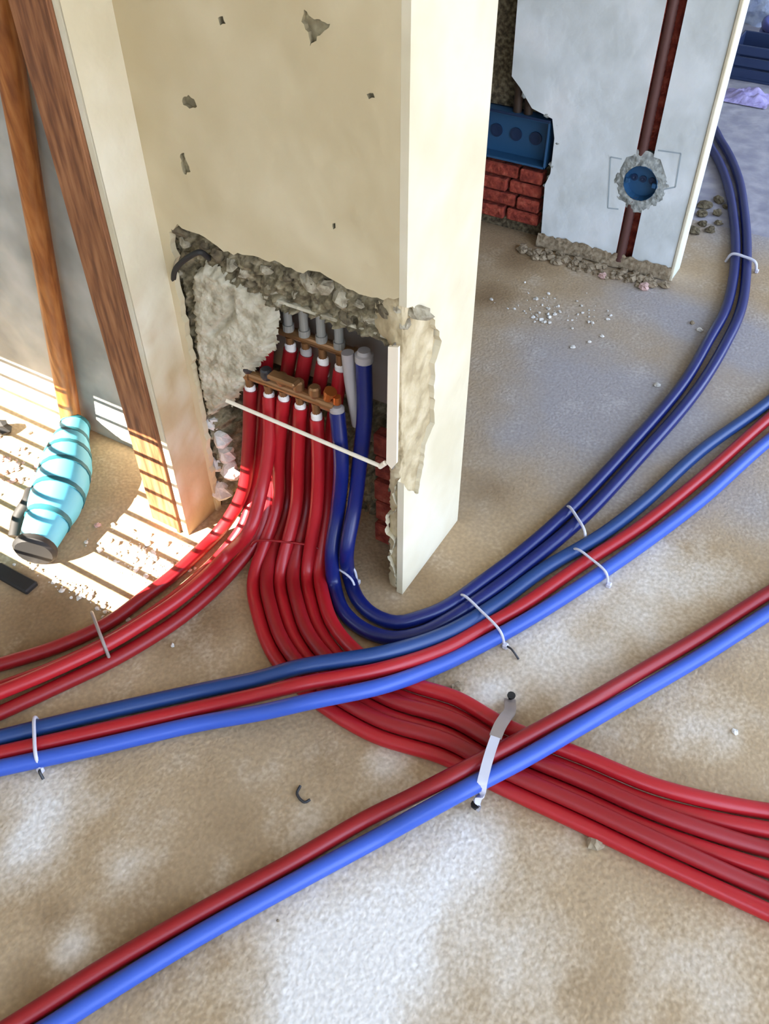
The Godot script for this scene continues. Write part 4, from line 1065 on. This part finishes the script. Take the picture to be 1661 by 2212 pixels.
func grit(called: String, list: Array, mat: Material, label: String, category: String) -> void:
	var st := begin()
	var shapes := []
	for k in 5:
		shapes.append(rock(Vector3(1.25, 0.75, 1.0), 500 + k))
	for g in list:
		var s: float = g[1]
		st.append_from(shapes[rng.randi() % 5], 0, Transform3D(Basis(Vector3.UP, rng.randf() * TAU).scaled(Vector3.ONE * s), g[0] + Vector3(0, s * 0.18, 0)))
	var o := single(called, st.commit(), mat, label, category)
	o.set_meta("kind", "stuff")

# ------------------------------------------------------------------ far clutter
func far_clutter() -> void:
	var c := thing("crate", "dark blue crate on the floor beyond the partition, top right", "crate")
	var o := Vector3(-0.125, 0.000, -3.120)
	var st := begin()
	var lo := o + Vector3(-0.10, 0, -0.12)
	var hi := o + Vector3(0.16, 0.13, 0.08)
	for k in 3:
		obj("slat", box_mesh(Vector3(lo.x, lo.y + 0.01 + k * 0.042, hi.z - 0.012), Vector3(hi.x, lo.y + 0.044 + k * 0.042, hi.z), 0.003), M.crate, c)
		obj("slat", box_mesh(Vector3(hi.x - 0.012, lo.y + 0.01 + k * 0.042, lo.z), Vector3(hi.x, lo.y + 0.044 + k * 0.042, hi.z), 0.003), M.crate, c)
	obj("base", box_mesh(lo, Vector3(hi.x, lo.y + 0.012, hi.z), 0.002), M.crate, c)
	obj("back", box_mesh(lo, Vector3(hi.x, hi.y, lo.z + 0.01), 0.002), M.crate, c)
	obj("side", box_mesh(lo, Vector3(lo.x + 0.01, hi.y, hi.z), 0.002), M.crate, c)
	# a coil of dark blue pipe behind it
	var cl := thing("pipe_coil", "coil of dark blue pipe behind the crate, top right", "coil")
	var ctr := o + Vector3(0.14, 0.0, -0.34)
	for k in 4:
		var pts := PackedVector3Array()
		for i in 41:
			var a := TAU * i / 40.0
			pts.append(ctr + Vector3(cos(a) * 0.2, 0.02 + 0.032 * k, sin(a) * 0.2))
		obj("turn", tube(pts, 0.016, 10, false), M.coil, cl)
	# pale sacks behind
	for k in 2:
		var s := thing("sack", ["pale blue sack standing behind the pipe coil, nearer the partition", "pale blue sack standing behind the pipe coil, nearer the picture's edge"][k], "sack", "pale sacks at top right")
		var at := o + Vector3(-0.14 + 0.34 * k, 0, -0.78)
		var nn := noise(7.0, 3, 80 + k)
		obj("body", field(28, 16, func(u: float, v: float) -> Vector3:
			var a := TAU * u
			var y := v * 0.30
			var rr: float = (0.13 + nn.get_noise_2d(cos(a) + 2.0, v * 2.0 + sin(a)) * 0.04) * (0.25 + 0.75 * sqrt(clamp(1.0 - pow(v, 4.0), 0.0, 1.0)))
			return at + Vector3(cos(-a) * rr, y, sin(-a) * rr * 0.8)), M.sack, s)
		obj("tied_neck", tube(catmull([at + Vector3(0, 0.27, 0), at + Vector3(0.01, 0.31, 0.0), at + Vector3(0.03, 0.35, 0.01)], 0.01), 0.03, 10), M.sack, s)
	single("lilac_rag", field(20, 20, func(u: float, v: float) -> Vector3:
		var p := Vector3(-0.081, 0.000, -2.848) + Vector3((u - 0.5) * 0.18, 0, (v - 0.5) * -0.16)
		var e: float = min(min(u, 1 - u), min(v, 1 - v))
		return p + Vector3(0, 0.004 + smoothstep(0.0, 0.3, e) * (0.02 + noise(14.0, 3, 90).get_noise_2d(p.x, p.z) * 0.025), 0)), M.lilac, "crumpled lilac rag on the floor in front of the crate", "rag")
